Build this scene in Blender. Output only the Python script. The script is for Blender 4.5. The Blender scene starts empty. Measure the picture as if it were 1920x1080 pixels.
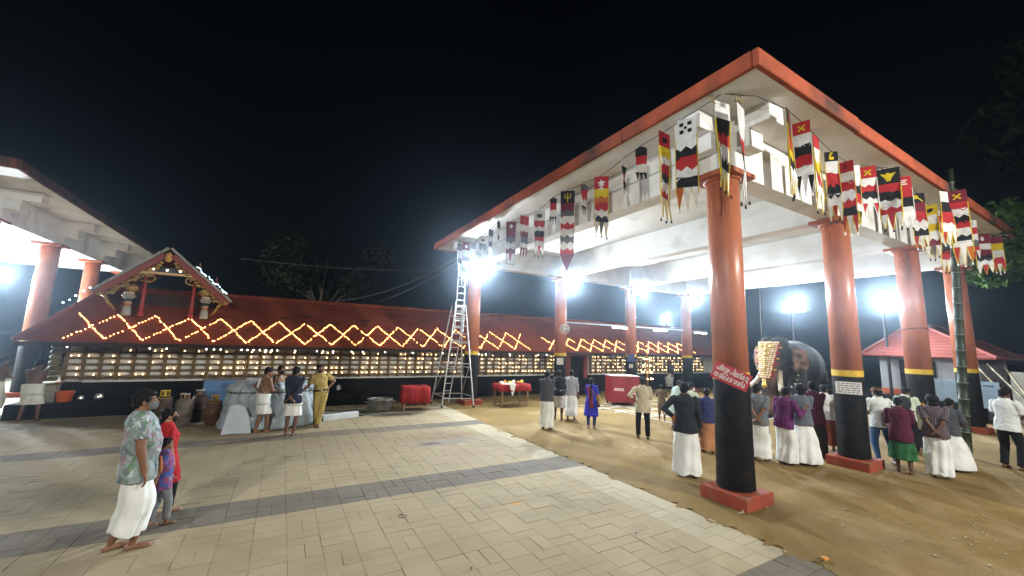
import bpy, bmesh, math, random
import numpy as np
from mathutils import Vector, Matrix, noise
R = math.radians
S = bpy.context.scene
COL = S.collection
random.seed(7); RNG = np.random.default_rng(7)

# ------------------------------------------------------------------ camera
cam_d = bpy.data.cameras.new('camera'); cam = bpy.data.objects.new('camera', cam_d); COL.objects.link(cam)
cam_d.sensor_width = 36.0; cam_d.lens = 36.0 * 739.34 / 1920.0
cam_d.clip_start = 0.05; cam_d.clip_end = 900
def _cam():
    fw = Vector((0.4922, 0.8593, 0.1398)).normalized()
    r = Vector((0.865, -0.5005, 0.0314)); r = (r - fw * r.dot(fw)).normalized()
    u = r.cross(fw)
    m = Matrix.Identity(4)
    for i in range(3): m[i][0] = r[i]; m[i][1] = u[i]; m[i][2] = -fw[i]
    m.translation = (0, 0, 2.48)
    cam.matrix_world = m
_cam(); S.camera = cam
S.view_settings.view_transform = 'Standard'; S.view_settings.look = 'None'
S.view_settings.gamma = 1.0; S.view_settings.exposure = 0.0; S.view_settings.use_curve_mapping = False
S.render.resolution_x = 1024; S.render.resolution_y = 576

# ------------------------------------------------------------------ night sky and moon
W = bpy.data.worlds.new('World'); S.world = W; W.use_nodes = True
wn = W.node_tree.nodes; wl = W.node_tree.links
sky = wn.new('ShaderNodeTexSky'); sky.sky_type = 'NISHITA'; sky.sun_disc = False
sky.sun_elevation = R(12); sky.sun_rotation = R(200); sky.air_density = 1.5; sky.dust_density = .4; sky.ozone_density = 4
wl.new(sky.outputs[0], wn['Background'].inputs[0]); wn['Background'].inputs[1].default_value = SKY_STRENGTH = 0.0005
sun_d = bpy.data.lights.new('moon', 'SUN'); sun_d.energy = 0.004; sun_d.angle = R(.5); sun_d.color = (.8, .88, 1)
sun = bpy.data.objects.new('moon', sun_d); COL.objects.link(sun); sun.rotation_euler = (R(78), 0, R(-20))

S.cycles.use_denoising = True
S.cycles.max_bounces = 6; S.cycles.diffuse_bounces = 3; S.cycles.glossy_bounces = 2; S.cycles.transmission_bounces = 3
S.cycles.volume_bounces = 0; S.cycles.sample_clamp_indirect = 4.0; S.cycles.caustics_reflective = False; S.cycles.caustics_refractive = False
S.cycles.use_light_tree = True
LAMP_W = 560.0        # floodlights on the hall columns
MAST_W = 700.0       # flood masts that light the court

def area_lamp(name, loc, aim, watts, size=.4, color=(.86, .94, 1.0), spread=R(165)):
    d = bpy.data.lights.new(name, 'AREA'); d.shape = 'DISK'; d.size = size; d.energy = watts; d.color = color; d.spread = spread
    o = bpy.data.objects.new(name, d); COL.objects.link(o); o.location = loc
    o.rotation_euler = (Vector(aim) - Vector(loc)).to_track_quat('-Z', 'Y').to_euler()
    return o

# ------------------------------------------------------------------ object helpers
def tag(o, label=None, cat=None, group=None, kind=None):
    if label: o['label'] = label
    if cat: o['category'] = cat
    if group: o['group'] = group
    if kind: o['kind'] = kind
    return o
def empty(name, loc=(0, 0, 0), rz=0, label=None, cat=None, group=None):
    o = bpy.data.objects.new(name, None); COL.objects.link(o); o.location = loc; o.rotation_euler = (0, 0, rz)
    o.empty_display_size = .1
    return tag(o, label, cat, group)
class MB:
    """collects shapes; build() links them as one mesh object"""
    def __init__(s): s.v = []; s.f = []; s.n = 0
    def add(s, v, f):
        v = np.asarray(v, float); s.v.append(v); k = s.n
        s.f += [tuple(i + k for i in q) for q in f]; s.n += len(v); return s
    def box(s, x0, x1, y0, y1, z0, z1, m=None):
        v = np.array([(x, y, z) for z in (z0, z1) for y in (y0, y1) for x in (x0, x1)], float)
        if m is not None: v = xf(m, v)
        return s.add(v, [(0, 2, 3, 1), (4, 5, 7, 6), (0, 1, 5, 4), (2, 6, 7, 3), (0, 4, 6, 2), (1, 3, 7, 5)])
    def cone(s, p0, p1, r0, r1, n=10, caps=True):
        p0 = np.array(p0, float); p1 = np.array(p1, float); d = p1 - p0; d = d / (np.linalg.norm(d) + 1e-9)
        a = np.cross(d, (0, 0, 1) if abs(d[2]) < .9 else (1, 0, 0)); a /= np.linalg.norm(a); b = np.cross(d, a)
        t = np.arange(n) * 2 * math.pi / n
        c = np.outer(np.cos(t), a) + np.outer(np.sin(t), b)
        f = [(i, (i + 1) % n, n + (i + 1) % n, n + i) for i in range(n)]
        if caps: f += [tuple(range(n))[::-1], tuple(range(n, 2 * n))]
        return s.add(np.vstack([p0 + c * r0, p1 + c * r1]), f)
    def lathe(s, prof, n=20, c=(0, 0, 0), close=False):
        t = np.arange(n) * 2 * math.pi / n; v = []
        for r, z in prof: v += [(c[0] + r * math.cos(q), c[1] + r * math.sin(q), c[2] + z) for q in t]
        m = len(prof); f = [(j * n + i, j * n + (i + 1) % n, (j + 1) * n + (i + 1) % n, (j + 1) * n + i) for j in range(m - 1) for i in range(n)]
        f += [tuple(range(n))[::-1], tuple(range((m - 1) * n, m * n))]
        return s.add(v, f)
    def tube(s, pts, r, n=6):
        pts = [np.array(p, float) for p in pts]; m = len(pts); rr = r if hasattr(r, '__len__') else [r] * m; v = []
        a = None
        for i, p in enumerate(pts):
            d = pts[min(i + 1, m - 1)] - pts[max(i - 1, 0)]; d /= (np.linalg.norm(d) + 1e-9)
            if a is None: a = np.cross(d, (0, 0, 1) if abs(d[2]) < .9 else (1, 0, 0))
            a = a - d * a.dot(d); a /= (np.linalg.norm(a) + 1e-9); b = np.cross(d, a)
            v += [p + rr[i] * (math.cos(q) * a + math.sin(q) * b) for q in np.arange(n) * 2 * math.pi / n]
        f = [(j * n + i, j * n + (i + 1) % n, (j + 1) * n + (i + 1) % n, (j + 1) * n + i) for j in range(m - 1) for i in range(n)]
        f += [tuple(range(n))[::-1], tuple(range((m - 1) * n, m * n))]
        return s.add(v, f)
    def prism(s, poly, y0, y1, m=None):
        """2-D polygon (x,z) pushed from y0 to y1"""
        n = len(poly); v = np.array([(x, y0, z) for x, z in poly] + [(x, y1, z) for x, z in poly], float)
        if m is not None: v = xf(m, v)
        return s.add(v, [tuple(range(n)), tuple(range(n, 2 * n))[::-1]] + [(i, n + i, n + (i + 1) % n, (i + 1) % n) for i in range(n)])
    def loft(s, rings, n=20, caps=True, fold=None):
        """rings: (centre, rx, ry[, rotation 3x3]); each an ellipse in its own plane"""
        v = []; t = np.arange(n) * 2 * math.pi / n
        for j, q in enumerate(rings):
            c, rx, ry = q[:3]; M = q[3] if len(q) > 3 and q[3] is not None else np.eye(3)
            k = np.ones(n) if fold is None else fold(j, t)
            L = np.stack([rx * np.cos(t) * k, ry * np.sin(t) * k, np.zeros(n)], 1)
            v.append(np.asarray(c, float) + L @ np.asarray(M, float).T)
        m = len(rings); f = [(j * n + i, j * n + (i + 1) % n, (j + 1) * n + (i + 1) % n, (j + 1) * n + i) for j in range(m - 1) for i in range(n)]
        if caps: f += [tuple(range(n))[::-1], tuple(range((m - 1) * n, m * n))]
        return s.add(np.vstack(v), f)
    def capsule(s, p0, p1, r0, r1, n=10, k=3):
        p0 = np.array(p0, float); p1 = np.array(p1, float); d = p1 - p0; L = np.linalg.norm(d)
        d = d / L if L > 1e-6 else np.array((0, 0, 1.)); pts = []; rr = []
        for i in range(k + 1):
            a = -math.pi / 2 + i * math.pi / 2 / k; pts.append(p0 + d * r0 * math.sin(a)); rr.append(max(r0 * math.cos(a), .05 * r0))
        for i in range(k + 1):
            a = i * math.pi / 2 / k; pts.append(p1 + d * r1 * math.sin(a)); rr.append(max(r1 * math.cos(a), .05 * r1))
        return s.tube(pts, rr, n)
    def ball(s, c, r, n=12, k=8, M=None):
        r = np.array(r if hasattr(r, '__len__') else (r, r, r), float); v = []
        for j in range(k + 1):
            a = -math.pi / 2 + math.pi * (j + (.04 if j == 0 else -.04 if j == k else 0)) / k
            v += [(math.cos(a) * math.cos(q), math.cos(a) * math.sin(q), math.sin(a)) for q in np.arange(n) * 2 * math.pi / n]
        v = np.array(v) * r
        if M is not None: v = v @ np.asarray(M, float).T
        f = [(j * n + i, j * n + (i + 1) % n, (j + 1) * n + (i + 1) % n, (j + 1) * n + i) for j in range(k) for i in range(n)]
        f += [tuple(range(n))[::-1], tuple(range(k * n, (k + 1) * n))]
        return s.add(v + np.array(c, float), f)
    def mesh(s, name, mat=None, smooth=False):
        me = bpy.data.meshes.new(name)
        me.from_pydata(np.vstack(s.v).tolist() if s.v else [], [], s.f)
        if mat: me.materials.append(mat)
        if smooth: me.polygons.foreach_set('use_smooth', [True] * len(me.polygons))
        me.update(); return me
    def build(s, name, mat=None, parent=None, smooth=False, loc=None, rz=0):
        return obj(name, s.mesh(name, mat, smooth), parent, loc, rz)
def obj(name, me, parent=None, loc=None, rz=0):
    o = bpy.data.objects.new(name, me); COL.objects.link(o)
    if parent: o.parent = parent
    if loc is not None: o.location = loc
    if rz: o.rotation_euler = (0, 0, rz)
    return o
def xf(m, v):
    m = np.array(m); return np.asarray(v, float) @ m[:3, :3].T + m[:3, 3]
def children(o): return [c for c in o.children]
def copy_tree(o, parent=None):
    c = o.copy(); COL.objects.link(c)
    if parent: c.parent = parent
    for ch in list(o.children): copy_tree(ch, c)
    return c
def bevel(o, w=.012, n=2):
    b = o.modifiers.new('bevel', 'BEVEL'); b.width = w; b.segments = n; b.limit_method = 'ANGLE'; return o

# ------------------------------------------------------------------ materials
MATS = {}
def mat(name, col, rough=.7, spec=.3, metal=0, col2=None, scale=3.0, detail=4, lo=.35, hi=.65, bump=0, bscale=40, coord='Object', stain=None, sscale=.8, slo=.5, shi=.75, stretch=None, rvar=0):
    if name in MATS: return MATS[name]
    m = bpy.data.materials.new(name); m.use_nodes = True; nt = m.node_tree; N = nt.nodes; Lk = nt.links
    b = N['Principled BSDF']; b.inputs['Base Color'].default_value = (*col, 1); b.inputs['Roughness'].default_value = rough
    b.inputs['Specular IOR Level'].default_value = spec; b.inputs['Metallic'].default_value = metal
    tc = N.new('ShaderNodeTexCoord'); src = tc.outputs[coord]
    if coord == 'World':
        pass
    if stretch:
        mp = N.new('ShaderNodeMapping'); mp.inputs['Scale'].default_value = stretch; Lk.new(src, mp.inputs[0]); src = mp.outputs[0]
    def mix(a, bcol, sc, l, h, dt):
        n = N.new('ShaderNodeTexNoise'); n.inputs['Scale'].default_value = sc; n.inputs['Detail'].default_value = dt; Lk.new(src, n.inputs['Vector'])
        r = N.new('ShaderNodeValToRGB'); r.color_ramp.elements[0].position = l; r.color_ramp.elements[1].position = h; Lk.new(n.outputs[0], r.inputs[0])
        x = N.new('ShaderNodeMix'); x.data_type = 'RGBA'; Lk.new(r.outputs[0], x.inputs[0])
        if isinstance(a, tuple): x.inputs[6].default_value = (*a, 1)
        else: Lk.new(a, x.inputs[6])
        x.inputs[7].default_value = (*bcol, 1); return x.outputs[2]
    out = None
    if col2: out = mix(tuple(col), col2, scale, lo, hi, detail)
    if stain: out = mix(out if out else tuple(col), stain, sscale, slo, shi, 6)
    if out: Lk.new(out, b.inputs['Base Color'])
    if rvar:
        n = N.new('ShaderNodeTexNoise'); n.inputs['Scale'].default_value = 4.5; n.inputs['Detail'].default_value = 6; Lk.new(src, n.inputs['Vector'])
        q = N.new('ShaderNodeMapRange'); q.inputs['From Min'].default_value = .3; q.inputs['From Max'].default_value = .7; q.inputs['To Min'].default_value = max(.05, rough - rvar * .35); q.inputs['To Max'].default_value = rough + rvar; Lk.new(n.outputs[0], q.inputs[0]); Lk.new(q.outputs[0], b.inputs['Roughness'])
    if bump:
        n = N.new('ShaderNodeTexNoise'); n.inputs['Scale'].default_value = bscale; n.inputs['Detail'].default_value = 5; Lk.new(src, n.inputs['Vector'])
        bp = N.new('ShaderNodeBump'); bp.inputs['Strength'].default_value = bump; bp.inputs['Distance'].default_value = .02; Lk.new(n.outputs[0], bp.inputs['Height']); Lk.new(bp.outputs[0], b.inputs['Normal'])
    MATS[name] = m; return m
def emit(name, col, strength):
    if name in MATS: return MATS[name]
    m = bpy.data.materials.new(name); m.use_nodes = True; b = m.node_tree.nodes['Principled BSDF']
    b.inputs['Base Color'].default_value = (*[c * .6 for c in col], 1); b.inputs['Emission Color'].default_value = (*col, 1); b.inputs['Emission Strength'].default_value = strength
    MATS[name] = m; return m
M = dict(
    white=mat('white_paint', (.80, .80, .78), .75, .2, col2=(.69, .68, .65), scale=1.3, stain=(.38, .36, .32), sscale=.9, slo=.55, shi=.85, bump=.12, bscale=25),
    fascia=mat('orange_fascia', (.40, .095, .048), .8, .15, col2=(.31, .075, .04), scale=3, stain=(.05, .042, .038), sscale=.5, slo=.52, shi=.66, bump=.2, bscale=20),
    column=mat('copper_orange_paint', (.47, .152, .070), .30, .55, col2=(.33, .098, .045), scale=2.2, rvar=.28, stain=(.26, .08, .04), sscale=3.5, slo=.54, shi=.8, bump=.10, bscale=9, stretch=(1, 1, .35)),
    yellow=mat('yellow_band', (.62, .40, .02), .45, .4, col2=(.5, .32, .02), scale=8),
    black=mat('black_paint', (.0045, .004, .0042), .5, .16, rvar=.3, col2=(.008, .007, .0065), scale=5, stain=(.030, .024, .019), sscale=4, slo=.58, shi=.82, bump=.05),
    plinth=mat('red_plinth', (.33, .065, .035), .75, .2, col2=(.26, .052, .03), scale=6, stain=(.2, .12, .075), sscale=4, slo=.5, shi=.8, bump=.15),
    cap=mat('column_cap', (.36, .10, .045), .6, .3, col2=(.3, .085, .04), scale=5),
    metal=mat('galvanised', (.52, .53, .54), .38, .5, .75, col2=(.4, .41, .42), scale=9),
    alu=mat('aluminium', (.62, .63, .64), .35, .5, .6, col2=(.5, .5, .5), scale=12),
    darkmetal=mat('dark_metal', (.03, .03, .032), .45, .4, .4),
    wood=mat('brown_wood', (.16, .085, .035), .6, .3, col2=(.10, .05, .02), scale=14, stretch=(1, 1, 6)),
    wood_pale=mat('old_wood', (.30, .20, .10), .65, .3, col2=(.2, .13, .065), scale=12),
    rope=mat('cord', (.05, .045, .04), .8, .2),
    cable=mat('cable', (.02, .02, .022), .6, .3),
)
# ------------------------------------------------------------------ the ground
def ground_mat():
    m = mat('packed_sand', (.215, .143, .055), .92, .10, col2=(.150, .100, .037), scale=.7, lo=.3, hi=.7, stain=(.29, .215, .115), sscale=.45, slo=.52, shi=.7, bump=.35, bscale=14)
    nt = m.node_tree; N = nt.nodes; Lk = nt.links; b = N['Principled BSDF']
    src = b.inputs['Base Color'].links[0].from_socket; tc = [n for n in N if n.type == 'TEX_COORD'][0]
    n = N.new('ShaderNodeTexNoise'); n.inputs['Scale'].default_value = 55; n.inputs['Detail'].default_value = 6; Lk.new(tc.outputs['Object'], n.inputs['Vector'])
    r = N.new('ShaderNodeMapRange'); r.inputs['From Min'].default_value = .3; r.inputs['From Max'].default_value = .7; r.inputs['To Min'].default_value = .72; r.inputs['To Max'].default_value = 1.2; Lk.new(n.outputs[0], r.inputs[0])
    x = N.new('ShaderNodeMix'); x.data_type = 'RGBA'; x.blend_type = 'MULTIPLY'; x.inputs[0].default_value = 1; Lk.new(src, x.inputs[6]); Lk.new(r.outputs[0], x.inputs[7]); Lk.new(x.outputs[2], b.inputs['Base Color'])
    return m
def ground_sheet():
    # finer, gently uneven near the court, out to the horizon
    xs = sorted(set([-400, -150, -60, -30] + [round(-14 + i * .5, 3) for i in range(100)] + [40, 60, 120, 400])); ys = sorted(set([-400, -150, -60, -25] + [round(-6 + i * .5, 3) for i in range(60)] + [26, 30, 45, 80, 160, 400]))
    v = []
    for y in ys:
        for x in xs:
            z = 0
            if x > 5.8 and abs(x) < 40 and abs(y) < 40: z = .012 * noise.noise(Vector((x * .6, y * .6, 0))) + .006 * noise.noise(Vector((x * 2, y * 2, 4)))
            else: z = -.06 if -20 < x < 5.5 and -5 < y < 18 else -.01
            v.append((x, y, z))
    n = len(xs); f = [(j * n + i, j * n + i + 1, (j + 1) * n + i + 1, (j + 1) * n + i) for j in range(len(ys) - 1) for i in range(n - 1)]
    me = bpy.data.meshes.new('ground'); me.from_pydata(v, [], f); me.materials.append(ground_mat()); me.polygons.foreach_set('use_smooth', [True] * len(f))
    tag(obj('ground', me), kind='structure', label='sandy trodden earth under and around the open hall')
ground_sheet()

tag(MB().box(-22, -6.45, 16.32, 31, -.05, .03).build('hall_floor', mat('pale_concrete', (.52, .49, .40), .8, .2, col2=(.44, .41, .33), scale=1.5, stain=(.3, .27, .2), sscale=1, slo=.6, shi=.8)), kind='structure', label='pale concrete floor under the left hall')
# paved court: bricks .36 x .18 laid in squares of two, grey bands across, pale edge course
PX1, PY0, PY1 = 5.72, .6, 16.25
STAINS = [(3.7, 10.3, 1.1, .6, (.19, .12, .07), .8), (3.7, 9.65, .9, .34, (.20, .18, .17), .9), (3.35, 9.62, .28, .12, (.03, .025, .022), .9), (3.6, 13.75, .9, .42, (.035, .022, .016), .95), (4.2, 14.3, 1.0, .5, (.09, .055, .03), .7),
          (1.6, 10.4, 3.4, 1.5, (.235, .185, .115), .55), (-3.2, 8.6, 2.0, .8, (.16, .14, .09), .6), (.6, 14.5, 3.2, .8, (.12, .11, .085), .6), (-4.5, 15.2, 2.5, .9, (.08, .07, .055), .7), (3.42, 5.62, .13, .08, (.45, .22, .06), .8), (3.9, 8.4, 1.6, .7, (.29, .23, .15), .6)]
def stone_mat(name, c1, c2, spread=.25):
    m = mat(name, c1, .85, .18, col2=c2, scale=1.1, lo=.3, hi=.72, stain=tuple(q * .55 for q in c2), sscale=.8, slo=.6, shi=.82, bump=.25, bscale=30)
    nt = m.node_tree; N = nt.nodes; Lk = nt.links; b = N['Principled BSDF']; src = b.inputs['Base Color'].links[0].from_socket
    # every brick a little different: colour by island
    g = N.new('ShaderNodeNewGeometry'); r = N.new('ShaderNodeMapRange'); r.inputs['To Min'].default_value = 1 - spread; r.inputs['To Max'].default_value = 1 + spread * .6
    Lk.new(g.outputs['Random Per Island'], r.inputs[0]); x = N.new('ShaderNodeMix'); x.data_type = 'RGBA'; x.blend_type = 'MULTIPLY'; x.inputs[0].default_value = 1
    Lk.new(src, x.inputs[6]); Lk.new(r.outputs[0], x.inputs[7])
    oi = N.new('ShaderNodeObjectInfo'); r2 = N.new('ShaderNodeMapRange'); r2.inputs['To Min'].default_value = 1 - spread; r2.inputs['To Max'].default_value = 1 + spread * .6; Lk.new(oi.outputs['Random'], r2.inputs[0])
    x2 = N.new('ShaderNodeMix'); x2.data_type = 'RGBA'; x2.blend_type = 'MULTIPLY'; x2.inputs[0].default_value = 1; Lk.new(x.outputs[2], x2.inputs[6]); Lk.new(r2.outputs[0], x2.inputs[7]); Lk.new(x2.outputs[2], b.inputs['Base Color'])
    # burnt, sooty and spilt patches, each with its own place and ragged outline
    src = x2.outputs[2]
    nz = N.new('ShaderNodeTexNoise'); nz.inputs['Scale'].default_value = 2.2; nz.inputs['Detail'].default_value = 7; Lk.new(g.outputs['Position'], nz.inputs['Vector'])
    for cx, cy, rx, ry, colr, amt in STAINS:
        mp = N.new('ShaderNodeMapping'); mp.vector_type = 'POINT'; mp.inputs['Scale'].default_value = (1 / rx, 1 / ry, 0); mp.inputs['Location'].default_value = (-cx / rx, -cy / ry, 0); Lk.new(g.outputs['Position'], mp.inputs[0])
        ln = N.new('ShaderNodeVectorMath'); ln.operation = 'LENGTH'; Lk.new(mp.outputs[0], ln.inputs[0])
        ad = N.new('ShaderNodeMath'); ad.operation = 'MULTIPLY_ADD'; Lk.new(nz.outputs[0], ad.inputs[0]); ad.inputs[1].default_value = 1.5; Lk.new(ln.outputs['Value'], ad.inputs[2])
        mr = N.new('ShaderNodeMapRange'); mr.inputs['From Min'].default_value = 1.95; mr.inputs['From Max'].default_value = 1.25; mr.inputs['To Max'].default_value = amt; Lk.new(ad.outputs[0], mr.inputs[0])
        xm = N.new('ShaderNodeMix'); xm.data_type = 'RGBA'; Lk.new(mr.outputs[0], xm.inputs[0]); Lk.new(src, xm.inputs[6]); xm.inputs[7].default_value = (*colr, 1); src = xm.outputs[2]
    Lk.new(src, b.inputs['Base Color'])
    # texture in world position so that each piece shows its own bit of the stains
    for l in list(Lk):
        if l.from_node.type == 'TEX_COORD' and l.to_node.type == 'TEX_NOISE': Lk.new(g.outputs['Position'], l.to_socket)
    return m
m_paver = stone_mat('paver_stone', (.325, .266, .166), (.272, .220, .134), .06)
m_paver_pale = stone_mat('paver_stone_pale', (.375, .322, .225), (.32, .272, .185), .05)
m_band = stone_mat('paver_stone_grey', (.160, .136, .108), (.132, .112, .09), .07)
m_joint = mat('sand_joint', (.19, .165, .11), .95, .1)
pave = tag(MB().box(-16, PX1, PY0, PY1, -.05, .006).build('pavement', m_joint), kind='structure', label='paved temple court with grey cross bands')
def brick_mesh(w, d, name, m, g):
    c = .003; mb = MB()
    pass
    v = []
    for z, k in ((-.03, 0), (.0105, 0), (.014, c)):
        a, b = w / 2 - g - k, d / 2 - g - k; v += [(-a, -b, z), (a, -b, z), (a, b, z), (-a, b, z)]
    me = bpy.data.meshes.new(name); f = [(j * 4 + i, j * 4 + (i + 1) % 4, j * 4 + 4 + (i + 1) % 4, j * 4 + 4 + i) for j in range(2) for i in range(4)] + [(8, 9, 10, 11)]
    me.from_pydata(v, [], f); me.materials.append(m); return me, v, f
BANDS = [(2.10, 2.85), (6.72, 7.47), (11.30, 11.92)]
def in_band(y): return any(a - .01 < y < b + .01 for a, b in BANDS)
def pavers():
    U = .362; items = []       # (x, y, w, d, material)
    nx = int((PX1 + 16) / U)
    edges = [PY0] + [q for b in BANDS for q in b] + [PY1]
    for s0 in range(0, len(edges) - 1):
        y0, y1 = edges[s0], edges[s0 + 1]; band = s0 % 2 == 1
        ny = max(1, round((y1 - y0) / U)); uy = (y1 - y0) / ny
        for j in range(ny):
            yc = y0 + (j + .5) * uy
            for i in range(nx):
                xc = PX1 - (i + .5) * U
                pale = i < 2 and not band
                if xc < -9 and yc < 5: continue
                m = 2 if band else 1 if pale else 0
                h = (i * 7 + j * 3 + (i * j) % 5 + s0) % 4
                if (i + j) % 2 == 0 or h == 1:
                    items += [(xc, yc - uy / 4, U, uy / 2, m), (xc, yc + uy / 4, U, uy / 2, m)]
                elif h == 3 and not band:
                    items.append((xc, yc, U, uy, m))
                else: items += [(xc - U / 4, yc, U / 2, uy, m), (xc + U / 4, yc, U / 2, uy, m)]
    def shows(q):                       # share of the picture a brick takes: area seen along the ray
        x, y = q[0], q[1]; d = math.sqrt(x * x + y * y + 2.48 ** 2); dep = .4922 * x + .8593 * y - .1398 * 2.48
        if dep < .5: return 0
        px = (.865 * x - .5005 * y - .0314 * 2.48) / dep; py = (-.097 * x - .106 * y - .99 * 2.48) / dep
        if abs(px) > 1.3 or py < -.735: return 0
        return q[2] * q[3] * 2.48 / dep ** 3
    items.sort(key=shows, reverse=True)
    cache = {}; mats = [m_paver, m_paver_pale, m_band]
    rest = [MB(), MB(), MB()]
    for k, (x, y, w, d, m) in enumerate(items):
        gp = random.choice((.0003, .0005, .0006, .0008, .0026)); key = (round(w, 2), round(d, 2), m, gp)
        if key not in cache: cache[key] = brick_mesh(w, d, 'paver', mats[m], gp)
        me, v, f = cache[key]; dz = random.uniform(-.0025, .0025); tx, ty = random.gauss(0, .005), random.gauss(0, .005); rz = random.gauss(0, .005)
        if k < 300:
            o = obj('paver', me, pave, (x, y, dz), 0); o.rotation_euler = (tx, ty, rz)
        else:
            vv = np.array(v); c, s = math.cos(rz), math.sin(rz)
            z = vv[:, 2] + dz + tx * vv[:, 1] - ty * vv[:, 0]
            rest[m].add(np.stack([x + c * vv[:, 0] - s * vv[:, 1], y + s * vv[:, 0] + c * vv[:, 1], z], 1), f)
    for r, m, n in zip(rest, mats, ('paving_stones', 'edge_paving_stones', 'band_paving_stones')):
        tag(r.build(n, m, pave), kind='stuff')
pavers()
def sand_spill():
    g = np.random.default_rng(21); m = MB(); y = PY0
    while y < 11.2:
        w = abs(g.normal(0, .10)) + .02; h = g.uniform(.10, .32); n = 9; c = (PX1 + .02, y + h / 2)
        v = [(PX1 + .14, y - .04, .010)] + [(PX1 - w * math.sin(math.pi * i / n) * g.uniform(.6, 1.2) + .012, y + h * i / n, .0168) for i in range(n + 1)] + [(PX1 + .14, y + h + .04, .010)]
        m.add([(a, b, z + .0006 * (len(m.f) % 3)) for a, b, z in v], [tuple(range(len(v)))]); y += h * g.uniform(.7, 2.2)
    tag(m.build('sand_spill', MATS['packed_sand']), kind='stuff')
sand_spill()
# ------------------------------------------------------------------ the two open halls: columns, stepped beams, flat roof with an orange rim
def hall(label, loc, rz, xs, L, oX0, oX1, oY0, oY1, Hc=5.71, Hr=6.65, t=.255, weather=0, cols=None):
    root = empty('open_hall', loc, rz, label, 'hall', 'open halls with orange columns')
    x0, x1 = xs[0] - oX0, xs[-1] + oX1; y0, y1 = -oY0, L + oY1
    # columns
    proto = None
    for yi, y in enumerate((0, L)):
        for x in xs:
            if proto is None:
                c = MB().loft([((0, 0, 2.10), .284, .284), ((0, 0, Hc - .10), .272, .272)], 40).build('column', M['column'], root, True)
                lo = MB().loft([((0, 0, .222), .297, .297), ((0, 0, .6), .290, .290), ((0, 0, 1.98), .2865, .2865)], 40, False).build('lower_shaft', M['black'], c, True)
                MB().loft([((0, 0, 1.98), .2905, .2905), ((0, 0, 2.12), .2905, .2905)], 40).build('yellow_band', M['yellow'], c)
                cp = MB(); cp.loft([((0, 0, Hc - .13), .30, .30), ((0, 0, Hc - .09), .33, .33)], 40); cp.box(-.40, .40, -.40, .40, Hc - .09, Hc - .002)
                bevel(cp.build('capital', M['cap'], c))
                bevel(MB().box(-.40, .40, -.40, .40, -.02, .2).build('plinth', M['plinth'], c), .02)
                proto = c; o = c
            else: o = copy_tree(proto, root)
            o.location = (x, y, 0); o.rotation_euler = (0, 0, 0)
    bw = .22
    def beam(name, m): return m.build(name, M['white'], root)
    # cross beams carry the roof and run out past the columns in steps
    for x in xs:
        m = MB(); m.box(x - bw, x + bw, -.40, L + .40, Hc, Hc + .30)
        m.box(x - bw, x + bw, -oY0 * .47, L + min(oY1, 1.4) * .55, Hc + .30, Hc + .62)
        m.box(x - bw, x + bw, -oY0 * .72, L + min(oY1, 1.4) * .84, Hc + .62, Hr - .002)
        bevel(beam('cross_beam', m), .008, 1)
    for y in (0, L):
        m = MB(); k = .002; e0 = min(oX0, 1.4); e1 = min(oX1, 1.4)
        m.box(xs[0] - .40, xs[-1] + .40, y - bw + .003, y + bw - .003, Hc + .003, Hc + .303)
        m.box(xs[0] - e0 * .5, xs[-1] + e1 * .55, y - bw + .003, y + bw - .003, Hc + .303, Hc + .623)
        m.box(xs[0] - e0 * .76, xs[-1] + e1 * .84, y - bw + .003, y + bw - .003, Hc + .623, Hr - .003)
        bevel(beam('edge_beam', m), .008, 1)
    # slab and rim
    MB().box(x0 + .09, x1 - .09, y0 + .09, y1 - .09, Hr, Hr + t - .03).build('roof_slab', M['white'], root)
    fm = M['fascia'] if not weather else mat('weathered_fascia', (.10, .045, .03), .85, .15, col2=(.035, .033, .032), scale=1.2, stain=(.30, .07, .035), sscale=.6, slo=.6, shi=.7, bump=.3, bscale=15)
    fo = M['fascia']
    for (a0, a1, b0, b1, mm) in ((x0, x1, y0, y0 + .09, fo if not weather else fm), (x0, x1, y1 - .09, y1, fo), (x0, x0 + .09, y0 + .09, y1 - .09, fo), (x1 - .09, x1, y0 + .09, y1 - .09, fo)):
        long_x = (a1 - a0) > (b1 - b0); Ln = (a1 - a0) if long_x else (b1 - b0); s = 0
        while s < Ln - .01:
            e = min(Ln, s + random.choice((2.6, 3.4, 4.2, 5.0))); e = Ln if Ln - e < 1.2 else e
            dz = random.uniform(-.008, .012); q = random.uniform(0, .012)
            m = MB()
            if long_x: m.box(a0 + s + .004, a0 + e - .004, b0 - (q if b0 == y0 else 0), b1 + (q if b0 != y0 else 0), Hr - .02 + dz, Hr + t + dz)
            else: m.box(a0 - (q if a0 == x0 else 0), a1 + (q if a0 != x0 else 0), b0 + s + .004, b0 + e - .004, Hr - .02 + dz, Hr + t + dz)
            bevel(m.build('roof_rim', mm, root), .015, 1); s = e
    cd = MB(); cd.tube([(-bw - .018, .5, Hc + .52), (-bw - .018, L - .5, Hc + .50)], .014, 6); cd.tube([(-bw - .018, L * .3, Hc + .5), (-bw - .018, L * .3, Hc + .04), (0, L * .3, Hc - .02)], .012, 6); cd.build('conduit', mat('grey_conduit', (.45, .45, .43), .6), root)
    for q in (.3, .62): MB().box(-bw - .05, -bw - .004, L * q - .05, L * q + .05, Hc + .45, Hc + .57).build('junction_box', mat('grey_conduit', (.45, .45, .43), .6), root)
    return root
HX, HY, HL = 6.875, 4.182, 11.02
XS = [0, 4.57, 9.23, 13.86]
main_hall = hall('large open festival hall with flat white roof, orange rim and copper orange columns, elephant inside', (HX, HY, 0), 0, XS, HL, 1.26, .9, 1.39, 1.88)
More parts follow.
